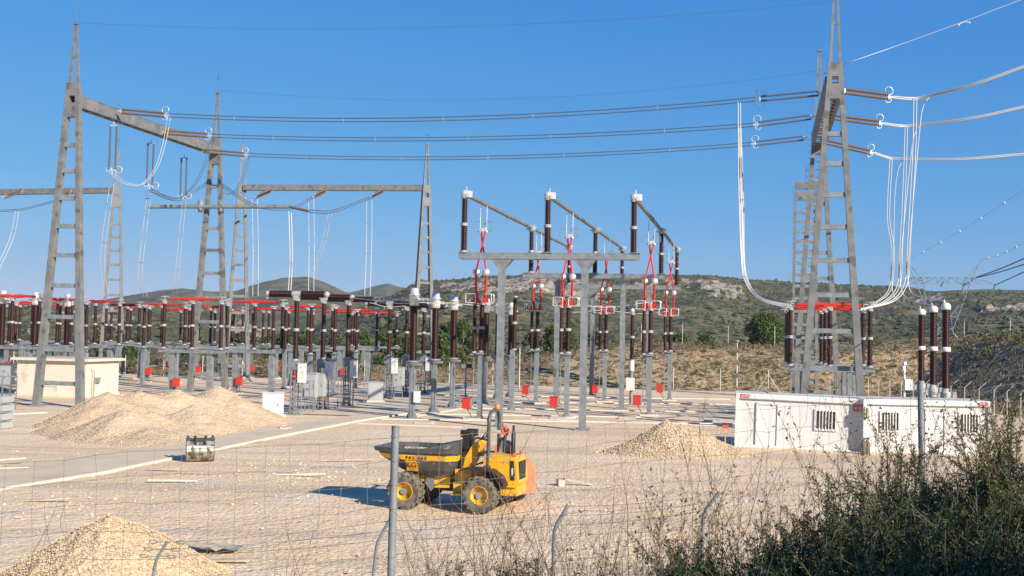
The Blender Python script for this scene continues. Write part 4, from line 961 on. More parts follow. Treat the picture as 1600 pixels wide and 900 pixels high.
p0 = atz(1147.5, YC, 0); pr = atz(1347, 54.0, 0)
cabin('right white site cabin with two barred windows and grey corner post', 1347, 1537, 1348.5, 53.9, 5.9, RZ + .19, -.12, [(.85, 1.63, 1.14, 1.98), (4.50, 5.30, 1.12, 1.98)], (2.95, 3.75), [(5.55, 2.47, .42, .15, 5)])
q = atz(1353.5, 53.75, 0); t = thing('wall_lamp', 'slim wall lamp with greenish cover between the two cabins', 'lamp', Vector((q.x, q.y - .02, 1.85)), 0); mb = MB(m='offwhite'); mb.box((0, 0, 0), (.2, .12, .52)); mb.build('case', t); mb = MB(m='drygrass'); mb.box((.03, -.08, 0), (.1, .05, .44)); mb.build('cover', t)
for i, px in enumerate((1349, 1355)):
    q = gp(px, 709); t = thing('fire_extinguisher', ('left' if i == 0 else 'right') + ' weathered extinguisher standing where the cabins meet', 'extinguisher', q)
    mb = MB(m='bark'); mb.lathe([(.11, 0), (.13, .04), (.13, .5), (.06, .6), (.04, .66)], (0, 0, 0), n=10); mb.build('cylinder', t)
    mb = MB(m='black'); mb.box((.02, 0, .7), (.16, .04, .06)); mb.tube([(.04, 0, .66), (.18, 0, .6), (.17, 0, .3)], .015, 5); mb.build('valve', t)
# survey stake and tape beside the cabin
t = thing('marker_stake', 'short red topped stake left of the cabins', 'stake', gp(1133, 697)); mb = MB(m='wood'); mb.box((0, 0, .5), (.05, .05, 1.0)); mb.build('stick', t); mb = MB(m='redpaint'); mb.box((0, 0, .92), (.3, .06, .16)); mb.build('tag_board', t)
# ---------------------------------------------------------------- lamp posts, masts, cameras
def lamp(label, group='slim lamp posts'):
    t = thing('lamp_post', label, 'lamp post', group=group); mb = MB(m='offwhite'); mb.tube([(0, 0, 0), (0, 0, 4.9)], [.07, .045], 7); mb.build('pole', t); mb = MB(m='galv_dark'); mb.lathe([(.05, 0), (.26, .1), (.26, .16), (.06, .26)], (0, 0, 4.85), n=8); mb.build('lamp_head', t); return t
series(lamp, [(gp(1151, 617), 0, 'slim lamp post left of the round pine'), (gp(811, 609), 0, 'slim lamp post by the far fence right of the front portal')])
q = gp(1495, 608); t = thing('flagless_pole', 'tall thin bare pole right of the tall transformers', 'pole', q); z = CH + (540 - 533) * q.y / F + .3; mb = MB(m='offwhite'); mb.tube([(0, 0, 0), (0, 0, z), (-.3, 0, z + .35)], .06, 6); mb.build('pole', t)
q = cs2(1413, 66, 3); t = thing('camera_mast', 'white camera mast with a cabinet above the right cabin roof', 'camera mast', q); mb = MB(m='white'); mb.cyl((0, 0, 0), (0, 0, 4.0), .07, n=8); mb.build('pole', t); mb = MB(m='white'); mb.box((.16, -.15, 2.75), (.42, .3, .62)); mb.build('cabinet', t); mb = MB(m='white'); mb.ball((-.14, -.1, 3.65), .16, 8); mb.box((.0, -.1, 3.95), (.16, .16, .2)); mb.build('camera', t)
q = gp(727, 628); t = thing('camera_mast', 'short mast with a small black and white camera housing by the third silver head', 'camera mast', q); mb = MB(m='galv'); mb.cyl((0, 0, 0), (0, 0, 2.6), .06, n=7); mb.box((0, 0, 1.3), (.2, .12, .4)); mb.build('pole', t); mb = MB(m='white'); mb.box((-.18, 0, 2.72), (.4, .3, .26)); mb.use('black').box((.24, 0, 2.72), (.42, .32, .3)); mb.build('camera_housing', t)
# ---------------------------------------------------------------- far fences
def fence(name, label, pts, h, step, zf, arm=None, wires=5, r=.045, m='offwhite', braces=True, screen=None):
    pts = [Vector(p) for p in pts]; t = thing(name, label, 'fence', pts[0]); o = pts[0]; P = []
    for a, b in zip(pts, pts[1:]):
        n = max(1, round((b - a).length / step))
        for i in range(n): P.append(a.lerp(b, i / n))
    P.append(pts[-1]); Q = [Vector((p.x, p.y, zf(p.x, p.y))) for p in P]
    for i, p in enumerate(Q):
        mb = MB(o, m); c = [p, p + Vector((0, 0, h))]
        if arm: c.append(c[-1] + Vector(arm))
        mb.tube(c, r, 6)
        if braces and i % 6 == 3 and i < len(Q) - 1:
            for s in (-1, 1): d = (Q[i + 1] - p).normalized(); mb.tube([p + d * s * 1.2, p + Vector((0, 0, h * .8))], r * .8, 5)
        mb.build('post', t)
    mb = MB(o, 'galv_dark')
    for k in range(wires):
        z = h * (.05 + .93 * k / (wires - 1)); mb.tube([q + Vector((0, 0, z)) for q in Q], .006, 3)
    if arm:
        for k in (.5, 1): mb.tube([q + Vector((0, 0, h)) + Vector(arm) * k for q in Q], .006, 3)
    w = mb.build('wire_mesh', t)
    return t
zt = lambda x, y: max(terrain(x, y), -.12)
fence('yard_fence', 'pale post and wire fence along the back edge of the yard', [(-70, yback(-70) + 2.2, 0), (30, yback(30) + 2.2, 0)], 2.3, 4.6, zt)
fence('yard_fence', 'fence with bent top posts climbing along the right edge of the yard', [(31, yback(31) + 1.5, 0), (33.5, 96, 0), (35.2, 84, 0), (35.8, 70, 0), (36, 56, 0), (36, 40, 0)], 1.95, 2.0, zt, arm=(.45, -.25, .5), r=.04)
fence('bank_fence', 'sparse thin posts along the crest of the far bank', [(-4, 152, 0), (22, 148, 0), (50, 141, 0), (72, 128, 0)], 2.6, 5.6, zt, wires=3, r=.04, braces=False)
# ---------------------------------------------------------------- far transmission pylon
def pylon():
    Y = 340.0; sc = Y / F; b = at(1492, 545, Y); b.z = -6; t = thing('transmission_pylon', 'distant lattice pylon with a wide crossarm standing behind the bank', 'pylon', b)
    g = lambda px, py, dy=0: at(px, py, Y + dy) - b
    def lat(mb, a0, a1, b0, b1, n, r=.14, rb=.08):
        mb.tube([a0, a1], r, 4); mb.tube([b0, b1], r, 4)
        for i in range(n):
            p = a0.lerp(a1, i / n); q = b0.lerp(b1, (i + 1) / n); p2 = a0.lerp(a1, (i + 1) / n); q2 = b0.lerp(b1, i / n)
            mb.tube([p, q] if i % 2 else [q2, p2], rb, 3)
    mb = MB(m='pylon')
    for dy in (-1.2, 1.2): lat(mb, g(1402, 442, dy * .2), g(1560, 444, dy * .2), g(1430, 432.5, dy), g(1527, 433.5, dy), 18)
    for a, b_ in (((1402, 442), (1430, 432.5)), ((1560, 444), (1527, 433.5))): mb.tube([g(*a), g(*b_)], .14, 4)
    mb.build('crossarm', t)
    for s, top in ((-1, (1417, 406)), (1, (1533, 406))):
        mb = MB(m='pylon')
        if s < 0:
            for dy in (-1, 1): lat(mb, g(*top), g(1432, 443, dy), g(*top), g(1444, 440, dy), 4); lat(mb, g(1432, 443, dy), g(1448, 488, dy), g(1444, 440, dy), g(1446, 482, dy), 6); lat(mb, g(1448, 476, dy), g(1468, 514, dy), g(1452, 470, dy), g(1473, 500, dy), 4)
        else:
            for dy in (-1, 1): lat(mb, g(*top), g(1516, 443, dy), g(1524, 416), g(1506, 440, dy), 4); lat(mb, g(1516, 443, dy), g(1506, 470, dy), g(1505, 440, dy), g(1504, 460, dy), 6); lat(mb, g(1507, 468, dy), g(1488, 516, dy), g(1500, 474, dy), g(1482, 498, dy), 5)
        mb.build('upper_frame', t)
    mb = MB(m='pylon')
    for dy in (-1.6, 1.6): lat(mb, g(1466, 512, dy * .6), g(1460, 560, dy), g(1488, 514, dy * .6), g(1496, 560, dy), 5, .16, .1); lat(mb, g(1466, 512, dy * .6), g(1488, 514, dy * .6), g(1473, 500, dy * .5), g(1482, 498, dy * .5), 2)
    mb.build('body', t)
    for px, py in ((1474, 440), (1556, 444), (1508, 444)):
        mb = MB(m='wire_dark'); mb.tube([g(px, py), g(px - 4, py + 8)], .22, 5); mb.build('insulator', t)
pylon()
def far(label, pts, r, m='wire_dark', nm='distant_conductor'): twin(nm, label, spline([at(*p) for p in pts], 8), r=r, single=True, m=m, cat='conductor')
far('distant dark conductor rising right from the pylon middle', ((1526, 433, 340), (1565, 419, 300), (1640, 386, 250)), .17, 'pylon')
far('distant dark conductor just under the first at the pylon', ((1526, 434, 340), (1565, 424, 300), (1640, 400, 250)), .15, 'pylon')
far('distant dark conductor leaving the right tip of the pylon arm', ((1558, 444, 340), (1580, 434, 310), (1640, 406, 250)), .15, 'pylon')
for (a, b, lab) in (((1418, 406), (1640, 268), 'upper'), ((1533, 406), (1640, 355), 'lower')):
    P = sag(at(*a, 340), at(*b, 240), 1.0, 20); twin('marker_wire', f'{lab} faint distant earth wire carrying marker balls', P, r=.03, single=True, m='wire_alu', cat='wire')
    for k in range(3, 20, 3):
        mb = MB(P[k], 'white'); mb.ball(P[k], .3, 8); mb.cyl(P[k] + Vector((-.3, 0, 0)), P[k] + Vector((.3, 0, 0)), .05, n=5); ob = mb.build('marker_ball'); tag(ob, f'pale marker ball on the {lab} distant earth wire', 'marker ball', f'marker balls on the {lab} wire')
# ---------------------------------------------------------------- trees and shrubs beyond the yard
def blob_points(g, n, R, C, hollow=.35):
    q = g.normal(size=(n, 3)); q /= np.linalg.norm(q, axis=1)[:, None]; r = (hollow + (1 - hollow) * g.uniform(0, 1, n) ** .5)[:, None]; return q * r * np.array(R) + np.array(C)
def tree(name, label, loc, h, w, mname, seed, nl, leaf, trunk=.35, group=None, cat='tree', nclump=26, low=.15):
    g = np.random.default_rng(seed); t = thing(name, label, cat, loc, 0, group); r = random.Random(seed)
    mb = MB(m='bark'); th = h * .62; mb.tube([(0, 0, -.3), (.05, 0, th * .4), (r.uniform(-.2, .2), 0, th)], [w * .035 + .05, w * .028 + .04, .04], 7)
    P = []; D = []
    for k in range(nclump):
        a = r.uniform(0, 6.283); ph = r.uniform(low, 1) ; rr = math.sqrt(max(0, 1 - (2 * ph - 1) ** 2)) * r.uniform(.55, 1)
        c = (math.cos(a) * rr * w * .40, math.sin(a) * rr * w * .40, h * (trunk * .75 + (1 - trunk * .75) * ph * .90)); cr = w * r.uniform(.10, .19)
        if k % 3 == 0: mb.tube([(0, 0, h * r.uniform(.15, .4)), (c[0] * .5, c[1] * .5, c[2] * .75), c], [.07 * w / 4, .05 * w / 4, .015], 5)
        P.append(blob_points(g, nl // nclump, (cr, cr, cr * .75), c, .45))
    mb.build('trunk', t); P = np.concatenate(P); leafcloud('crown', P, leaf, mname, t, seed, asp=.6)
    return t
def place(px, Y): p = atz(px, Y, 2); return Vector((p.x, p.y, zt(p.x, p.y)))
p = place(1196, 150); tree('pine_tree', 'round dense pine left of the right gantry legs', p, CH + 43 * 150 / F - p.z, 67 * 150 / F, 'leaf_pine', 11, 26000, .22, .08, nclump=90, low=0)
row = [(598, 150, 16, 44), (622, 156, 22, 30), (640, 150, 26, 40), (612, 170, 26, 40), (672, 160, 28, 40), (697, 152, 34, 42), (722, 160, 34, 50), (748, 165, 28, 46), (690, 150, 12, 30), (560, 160, 10, 50), (520, 165, 8, 55), (470, 165, 8, 60), (430, 170, 6, 60), (380, 170, 6, 55), (300, 168, 4, 50), (200, 160, 8, 50), (160, 158, 12, 40), (862, 165, 26, 34), (885, 168, 22, 36), (830, 168, 20, 30), (1062, 160, 16, 30), (1045, 165, 10, 26), (930, 165, 10, 30), (1100, 165, 4, 30)]
where = ['between the rear breakers', 'behind the large grey floor cabinet', 'left of the nearest silver head', 'seen above the grey floor cabinet', 'between the first two silver heads', 'big one between second and third silver heads', 'big one right of the third silver head', 'behind the first pantograph column', 'low one under the second silver head', 'left of the rear breakers', 'behind the front right breaker', 'behind the front left breaker', 'behind the white floor cabinet', 'right of the second gantry tower', 'left of the second gantry tower', 'right of the cream building', 'at the cream building corner', 'behind the middle pantographs, left', 'behind the middle pantographs, right', 'just right of the front portal left post', 'behind the rightmost rear pantograph', 'left of the rightmost rear pantograph', 'behind the front portal right post', 'low one left of the lamp post']
for i, ((px, Y, up, wpx), wh) in enumerate(zip(row, where)):
    p = place(px, Y); top = CH + (up - 8) * Y / F; hh = max(2.0, top - p.z)
    tree('broadleaf_tree', 'green bushy tree beyond the yard ' + wh, p, hh, wpx * Y / F, ('leaf_tree', 'leaf_olive', 'leaf_tree')[i % 3], 40 + i, 3600, .30, .1, 'green trees beyond the yard fence', nclump=26, low=0)
# the scrub on the banks: nobody could count it
def bank_scrub():
    g = random.Random(8); rg = np.random.default_rng(8); P = []; D = []
    for _ in range(2600):
        if g.random() < .6: x = g.uniform(-75, 60); y = yback(x) + g.uniform(2.5, 55)
        else: x = g.uniform(XR + 3, XR + 45); y = g.uniform(35, 125)
        if fbm(x * .07, y * .07, 31) < g.uniform(-.5, .35): continue
        z = zt(x, y); r = g.uniform(.25, .95) * (1.5 if g.random() < .1 else 1); n = int(40 * r + 14)
        P.append(blob_points(rg, n, (r, r, r * .65), (x, y, z + r * .25), .4))
    return tag(leafcloud('bank_scrub', np.concatenate(P), .24, 'leaf_scrub', seed=3, asp=.6), 'low olive scrub dotting the earth banks behind the yard', 'scrub', kind='stuff')
bank_scrub()
def bank_grass():
    g = np.random.default_rng(12); n = 60000; P = []; D = []
    x = np.where(g.random(n) < .6, g.uniform(-75, 60, n), g.uniform(XR + 2, XR + 45, n)); y = np.empty(n)
    for i in range(n): y[i] = yback(x[i]) + g.uniform(1.5, 60) if x[i] < XR + 2 else g.uniform(30, 125)
    z = np.array([zt(a, b) for a, b in zip(x, y)]); P = np.stack([x, y, z - .03], 1); keep = np.array([noise.noise(Vector((a * .12, b * .12, 5))) > -.1 for a, b in zip(x, y)])
    return tag(leafcloud('dry_grass', P[keep], .42, 'leaf_dry', seed=5, D=np.tile([0, 0, 1.0], (int(keep.sum()), 1)), asp=.16), 'dry straw coloured grass over the earth banks', 'grass', kind='stuff')
bank_grass()
# ---------------------------------------------------------------- yellow site dumper
def text(body, size, mname, parent, M4, ext=.004, name='lettering'):
    c = bpy.data.curves.new(name, 'FONT'); c.body = body; c.size = size; c.extrude = ext; c.align_x = 'CENTER'; c.align_y = 'CENTER'; c.materials.append(M[mname])
    tmp = bpy.data.objects.new('tmp_text', c); COL.objects.link(tmp); bpy.context.view_layer.update()
    me = bpy.data.meshes.new_from_object(tmp.evaluated_get(bpy.context.evaluated_depsgraph_get())); bpy.data.objects.remove(tmp); me.transform(M4)
    if not me.materials: me.materials.append(M[mname])
    o = bpy.data.objects.new(name, me); COL.objects.link(o); o.parent = parent; return o
def wheel(parent, c, R, w, rimm='yellow', side=1, n=30, lugs=True, rr=.50):
    c = Vector(c); t = MB(m='rubber'); k = R
    t.lathe([(R * rr, -w * .40), (R * .74, -w * .5), (R * .90, -w * .49), (R * .955, -w * .38), (R * .965, 0), (R * .955, w * .38), (R * .90, w * .49), (R * .74, w * .5), (R * rr, w * .40)], c, (0, 1, 0), n)
    if lugs:
        for i in range(18):
            for s in (-1, 1):
                a = 2 * math.pi * (i + (.5 if s > 0 else 0)) / 18; b = a + .20
                p = lambda an, r, y: c + Vector((math.cos(an) * r, y, math.sin(an) * r))
                t.bar(p(a, R * .86, s * w * .52), p(a + .03, R * .985, s * w * .40), .07 * R / .53, .05, side=(math.sin(a), 0, -math.cos(a)))
                t.bar(p(a + .03, R * .965, s * w * .44), p(b, R * .975, s * w * .02), .055 * R / .53, .05, side=(math.cos(a), 0, math.sin(a)))
    ty = t.build('wheel', parent)
    r = MB(m=rimm); r.lathe([(R * rr * 1.02, side * w * .42), (R * rr * .97, side * w * .44), (R * rr * .88, side * w * .30), (R * .34, side * w * .20), (R * .30, side * w * .30), (.01, side * w * .31)], c, (0, 1, 0), 20); r.lathe([(R * rr, -side * w * .38), (R * .3, -side * w * .3), (.02, -side * w * .28)], c, (0, 1, 0), 16)
    rm = r.build('rim', ty); h = MB(m='galv_dark'); h.cyl(c + Vector((0, side * w * .30, 0)), c + Vector((0, side * w * .52, 0)), R * .18, n=12)
    for i in range(8): a = i * math.pi / 4; h.cyl(c + Vector((math.cos(a) * R * .25, side * w * .28, math.sin(a) * R * .25)), c + Vector((math.cos(a) * R * .25, side * w * .36, math.sin(a) * R * .25)), .018, n=5)
    h.build('hub', ty)
def dumper():
    hd = math.radians(165); fw = Vector((math.cos(hd), math.sin(hd), 0)); lf = Vector((-fw.y, fw.x, 0))
    c = gnd(750, 802); c = Vector((c.x, c.y, .0)) - lf * .87
    t = thing('site_dumper', 'yellow and black articulated site dumper with front skip and roll bar', 'dumper', c, hd)
    for x, y in ((0, .87), (0, -.87), (2.27, .87), (2.27, -.87)): wheel(t, (x, y, .52), .53, .40, side=1 if y > 0 else -1)
    mb = MB(m='black'); mb.cyl((0, -.8, .52), (0, .8, .52), .12); mb.cyl((2.27, -.8, .52), (2.27, .8, .52), .12); mb.box((1.1, 0, .62), (1.0, .5, .25)); mb.cyl((.75, 0, .45), (.75, 0, 1.0), .14); mb.build('axle', t)
    # front chassis
    mb = MB(m='yellow'); mb.box((1.85, 0, .86), (1.5, .75, .26)); mb.prism([(1.05, .46, .62), (1.05, .46, 1.08), (1.35, .46, 1.12), (1.95, .46, 1.0), (2.75, .46, .98), (2.7, .46, .84), (1.9, .46, .78), (1.5, .46, .60)], (0, -.06, 0)); mb.prism([(1.05, -.40, .62), (1.05, -.40, 1.08), (1.35, -.40, 1.12), (2.75, -.40, .98), (2.7, -.40, .84), (1.5, -.40, .60)], (0, -.06, 0)); mb.build('front_chassis', t)
    mb = MB(m='galv_dark'); mb.prism([(1.62, .47, .50), (1.50, .47, .62), (1.56, .47, 1.0), (1.72, .47, 1.0), (1.80, .47, .74)], (0, .05, 0)); mb.build('tilt_bracket', t)
    mb = MB(m='black'); mb.cyl((1.9, .3, .85), (1.0, .3, .72), .06); mb.cyl((1.9, -.3, .85), (1.0, -.3, .72), .06); mb.build('steering_ram', t)
    # skip
    def ring(z, xf, xr, w, nose, rear):
        return [Vector((xr, -rear, z)), Vector((xr + .25, -w, z)), Vector((xf - .62, -w, z)), Vector((xf, -nose, z)), Vector((xf, nose, z)), Vector((xf - .62, w, z)), Vector((xr + .25, w, z)), Vector((xr, rear, z))]
    zs = [(1.06, 2.25, 1.0, .60, .35, .45), (1.22, 2.55, .92, .74, .5, .55), (1.52, 2.98, .82, .88, .66, .66), (1.53, 3.02, .81, .90, .68, .66), (1.68, 3.16, .78, .945, .74, .68), (1.69, 3.16, .78, .94, .74, .68), (1.75, 3.18, .77, .96, .78, .7)]
    R_ = [ring(*q) for q in zs]; mb = MB(m='charcoal')
    def loft(a, b, m): mb.use(m).add(a + b, [(i, (i + 1) % 8, 8 + (i + 1) % 8, 8 + i) for i in range(8)])
    for i, m in enumerate(('charcoal', 'charcoal', 'charcoal', 'yellow', 'black', 'charcoal')): loft(R_[i], R_[i + 1], m)
    mb.use('charcoal').add(R_[0], [tuple(range(8))[::-1]])
    inn = [ring(1.74, 3.12, .82, .92, .74, .66), ring(1.16, 2.2, 1.02, .56, .33, .42)]; loft(inn[1], inn[0], 'charcoal'); mb.add(inn[1], [tuple(range(8))]); sk = mb.build('skip', t)
    mb = MB(m='charcoal'); tp = ring(1.75, 3.27, .76, 1.0, .82, .72); tp2 = ring(1.87, 3.31, .74, 1.02, .84, .74); i2 = ring(1.87, 3.2, .82, .95, .78, .68); i1 = ring(1.75, 3.13, .82, .93, .75, .66)
    def q8(a, b): mb.add(a + b, [(i, (i + 1) % 8, 8 + (i + 1) % 8, 8 + i) for i in range(8)])
    q8(tp, tp2); q8(tp2, i2); q8(i2, i1); q8(i1, tp); mb.build('rim', sk)
    mb = MB(m='charcoal'); mb.hexa([(.72, -.74, 1.87), (1.75, -1.0, 1.872), (1.75, -.94, 1.872), (.78, -.68, 1.87), (.70, -.72, 2.12), (1.72, -1.0, 1.88), (1.74, -.95, 1.88), (.75, -.68, 2.12)]); mb.hexa([(.78, .68, 1.87), (1.75, .94, 1.872), (1.75, 1.0, 1.872), (.72, .74, 1.87), (.75, .68, 2.12), (1.74, .95, 1.88), (1.72, 1.0, 1.88), (.70, .72, 2.12)])
    mb.hexa([(.72, -.72, 1.87), (.79, -.72, 1.87), (.79, .72, 1.87), (.72, .72, 1.87), (.68, -.72, 2.14), (.75, -.72, 2.14), (.75, .72, 2.14), (.68, .72, 2.14)]); mb.build('spill_guard', sk)
    mb = MB(m='concrete_pale'); vs = []; g = random.Random(2)
    for i in range(9):
        for j in range(7):
            x = 1.05 + i * .22; y = -.66 + j * .22; vs.append((x, y, 1.50 + .26 * math.exp(-((x - 2.2) ** 2 * 1.6 + y * y * 2)) + g.uniform(-.03, .05)))
    mb.add(vs, [(i * 7 + j, (i + 1) * 7 + j, (i + 1) * 7 + j + 1, i * 7 + j + 1) for i in range(8) for j in range(6)], True); mb.use('gravel_pile').box((2.15, .6, 1.86), (.5, .16, .05)); mb.box((1.9, .55, 1.84), (.3, .2, .07)); mb.build('load', sk)
    # decal plate and lettering on the near side of the skip
    a = R_[1][5].lerp(R_[1][6], .3); b = R_[2][5].lerp(R_[2][6], .3); up = b - a; up.x = 0; up.normalize(); rx = Vector((-1, 0, 0)); ou = rx.cross(up); B4 = Matrix((rx, up, ou)).transposed().to_4x4()
    pc = a.lerp(b, .5) + ou * .02; pc.x = 2.12; mb = MB(m='yellow'); mb.box(pc + up * -.01, (.34, .34, .02), R=Matrix((rx, up, ou)).transposed()); dp = mb.build('decal_plate', sk)
    text('KG', .24, 'decal_red', dp, Matrix.Translation(pc + ou * .016 + up * .03) @ B4)
    a = R_[3][5].lerp(R_[3][6], .3); b = R_[4][5].lerp(R_[4][6], .3); up2 = b - a; up2.x = 0; up2.normalize(); ou2 = Vector((-1, 0, 0)).cross(up2); B5 = Matrix((Vector((-1, 0, 0)), up2, ou2)).transposed().to_4x4(); pc = a.lerp(b, .45) + ou2 * .012; pc.x = 1.95
    text('P 0 2 . 8 6 4', .13, 'black', sk, Matrix.Translation(pc) @ B5, name='lettering')
    # tower between skip and driver
    mb = MB(m='black'); mb.box((.62, .1, 2.02), (.16, .7, .5)); mb.box((.60, .30, 2.2), (.36, .24, .2)); mb.box((.60, -.2, 2.2), (.3, .24, .2)); mb.bar((.8, .3, 1.1), (.62, .3, 2.0), .12, .1); mb.bar((.8, -.3, 1.1), (.62, -.3, 2.0), .12, .1)
    for k in range(3): mb.tube([(.66, .32 - k * .12, 1.9), (.9, .34 - k * .12, 1.5), (.75, .3 - k * .12, 1.1)], .025, 5)
    mb.build('tilt_linkage', t)
    mb = MB(m='yellow'); mb.prism([(.82, .24, 1.05), (.58, .24, 1.05), (.12, .24, 1.92), (.20, .24, 2.02), (.42, .24, 1.95), (.78, .24, 1.3)], (0, -.48, 0)); mb.build('console', t)
    mb = MB(m='black'); mb.tube([(.36, 0, 1.95), (.18, 0, 2.1)], .03, 6); mb.ring((.16, 0, 2.12), .2, .022, (.8, 0, .6), 16); mb.bar((.5, .2, 1.95), (.62, .2, 2.15), .05, .04); mb.build('steering_wheel', t)
    mb = MB(m='yellow'); mb.box((.55, 0, .88), (.62, 1.05, .34)); mb.box((.62, .52, .98), (.5, .10, .40)); mb.prism([(.92, .56, .46), (.45, .56, .46), (.40, .56, .52), (.45, .56, .60), (.58, .56, .64), (.62, .56, .82), (.92, .56, .82)], (0, -.1, 0)); mb.box((.66, .66, .48), (.5, .3, .05)); mb.build('cab_floor', t)
    # fender, seat, engine cover
    mb = MB(m='black'); A = [(-.74, .78), (-.62, 1.02), (-.36, 1.2), (.1, 1.24), (.45, 1.24), (.62, 1.16)]
    for (x0, z0), (x1, z1) in zip(A, A[1:]): mb.hexa([(x1, .55, z1), (x0, .55, z0), (x0, 1.08, z0), (x1, 1.08, z1), (x1, .55, z1 + .05), (x0, .55, z0 + .05), (x0, 1.08, z0 + .05), (x1, 1.08, z1 + .05)]); mb.hexa([(x1, -1.08, z1), (x0, -1.08, z0), (x0, -.55, z0), (x1, -.55, z1), (x1, -1.08, z1 + .05), (x0, -1.08, z0 + .05), (x0, -.55, z0 + .05), (x1, -.55, z1 + .05)])
    mb.build('mudguard', t)
    mb = MB(m='yellow'); pr = [(.02, 1.25), (.02, 1.60), (-.08, 1.68), (-.95, 1.64), (-1.18, 1.58), (-1.30, 1.50), (-1.38, .86), (-1.30, .74), (-.80, .74), (-.62, 1.05), (-.38, 1.22)]
    mb.prism([(x, .58, z) for x, z in pr], (0, -1.16, 0)); mb.box((-.62, .584, 1.46), (1.1, .012, .015)); mb.box((-1.0, 0, .62), (.7, 1.0, .26)); mb.build('engine_cover', t)
    mb = MB(m='black'); mb.box((-1.355, 0, 1.20), (.05, .72, .52)); mb.hexa([(-1.10, .587, .95), (-1.26, .587, .95), (-1.26, .600, .95), (-1.10, .600, .95), (-1.06, .587, 1.5), (-1.22, .587, 1.5), (-1.22, .600, 1.5), (-1.06, .600, 1.5)]); mb.use('white').box((-1.16, .604, 1.2), (.06, .006, .2)); mb.build('grille', t)
    mb = MB(m='black'); mb.box((.0, 0, 1.62), (.5, .52, .12)); mb.hexa([(-.2, -.26, 1.66), (-.28, -.26, 1.66), (-.28, .26, 1.66), (-.2, .26, 1.66), (-.34, -.22, 2.1), (-.40, -.22, 2.1), (-.40, .22, 2.1), (-.34, .22, 2.1)]); mb.use('orange').box((-.26, .27, 1.78), (.05, .03, .26)); mb.build('seat', t)
    mb = MB(m='charcoal'); P = [(-.12, .55, 1.2), (-.12, .56, 2.4), (-.12, .53, 2.72), (-.12, .40, 2.90), (-.12, .2, 2.95), (-.12, -.2, 2.95), (-.12, -.40, 2.90), (-.12, -.53, 2.72), (-.12, -.56, 2.4), (-.12, -.55, 1.2)]; mb.tube(spline(P, 5), .055, 8)
    mb.box((-.12, .55, 1.25), (.18, .12, .25)); mb.box((-.12, -.55, 1.25), (.18, .12, .25)); mb.tube([(-.12, .5, 2.1), (.25, .42, 2.16), (.5, .3, 2.05)], .035, 6); mb.use('offwhite').box((-.12, -.52, 2.28), (.1, .12, .1)); mb.build('roll_bar', t)
    mb = MB(m='amber'); mb.lathe([(.07, 0), (.08, .03), (.075, .12), (.03, .16)], (-.12, -.30, 2.98), n=10); mb.build('beacon', t)
    mb = MB(m='black'); mb.lathe([(.075, 0), (.085, .1), (.085, .62), (.05, .66), (.045, .86)], (-1.0, .1, 1.62), n=9); mb.build('exhaust', t)
    mb = MB(m='galv_dark'); mb.lathe([(.12, 0), (.12, .2), (.15, .22), (.15, .3), (.05, .36)], (-.72, -.1, 1.66), n=10); mb.box((-.45, -.1, 1.85), (.12, .3, .4)); mb.bar((-.5, -.15, 1.7), (-.62, -.15, 2.3), .1, .12); mb.build('air_filter', t)
    mb = MB(m='orange'); mb.ball((-.50, -.15, 2.28), .12, 8, .8); mb.ball((-.66, -.1, 2.34), .11, 8, .7); mb.box((-.58, -.12, 2.22), (.3, .2, .08)); mb.lathe([(.05, 0), (.06, .14), (.02, .18)], (-.52, -.12, 2.36), n=8); mb.build('rear_light_cluster', t)
    mb = MB(m='redpaint'); mb.box((-1.15, .42, 1.66), (.08, .06, .1)); mb.box((-1.15, -.3, 1.66), (.08, .06, .1)); mb.build('tail_light', t)
    return t
dm = dumper()
for ch in dm.children:
    k = ch.name.split('.')[0]
    if k in ('engine_cover', 'grille', 'exhaust', 'air_filter', 'rear_light_cluster', 'tail_light'):
        for v in ch.data.vertices:
            if v.co.x < .05: v.co.x *= .74
    if k == 'roll_bar' or k == 'beacon': 
        for v in ch.data.vertices: v.co.z *= .975
    if k == 'skip': ch.location.z = -.11
def orange_machine():
    c = gnd(803, 786); t = thing('compact_roller', 'orange machine with rounded cover parked behind the yellow dumper', 'roller', Vector((c.x, c.y, 0)), math.radians(150))
    for x, y in ((.25, .5), (.25, -.5)): wheel(t, (x, y, .36), .37, .26, 'orange', 1 if y > 0 else -1, 22, True, .6)
    mb = MB(m='orange'); A = [(-.55 + .0, .35)] + [(-.10 + .40 * math.cos(a), .82 + .56 * math.sin(a)) for a in [math.radians(q) for q in range(200, -41, -20)]]
    mb.prism([(x, .42, z) for x, z in A], (0, -.84, 0)); mb.build('cover', t)
    mb = MB(m='black'); mb.prism([(-.15 + .25 * math.cos(a), .425, .72 + .25 * math.sin(a)) for a in [math.radians(q) for q in range(0, 360, 30)]], (0, .02, 0)); mb.cyl((.25, -.5, .36), (.25, .5, .36), .06); mb.box((.3, 0, .5), (.9, .5, .2)); mb.build('vent', t)
    mb = MB(m='galv_dark'); mb.cyl((.6, 0, .45), (1.3, 0, .35), .05); mb.build('drawbar', t)
orange_machine()
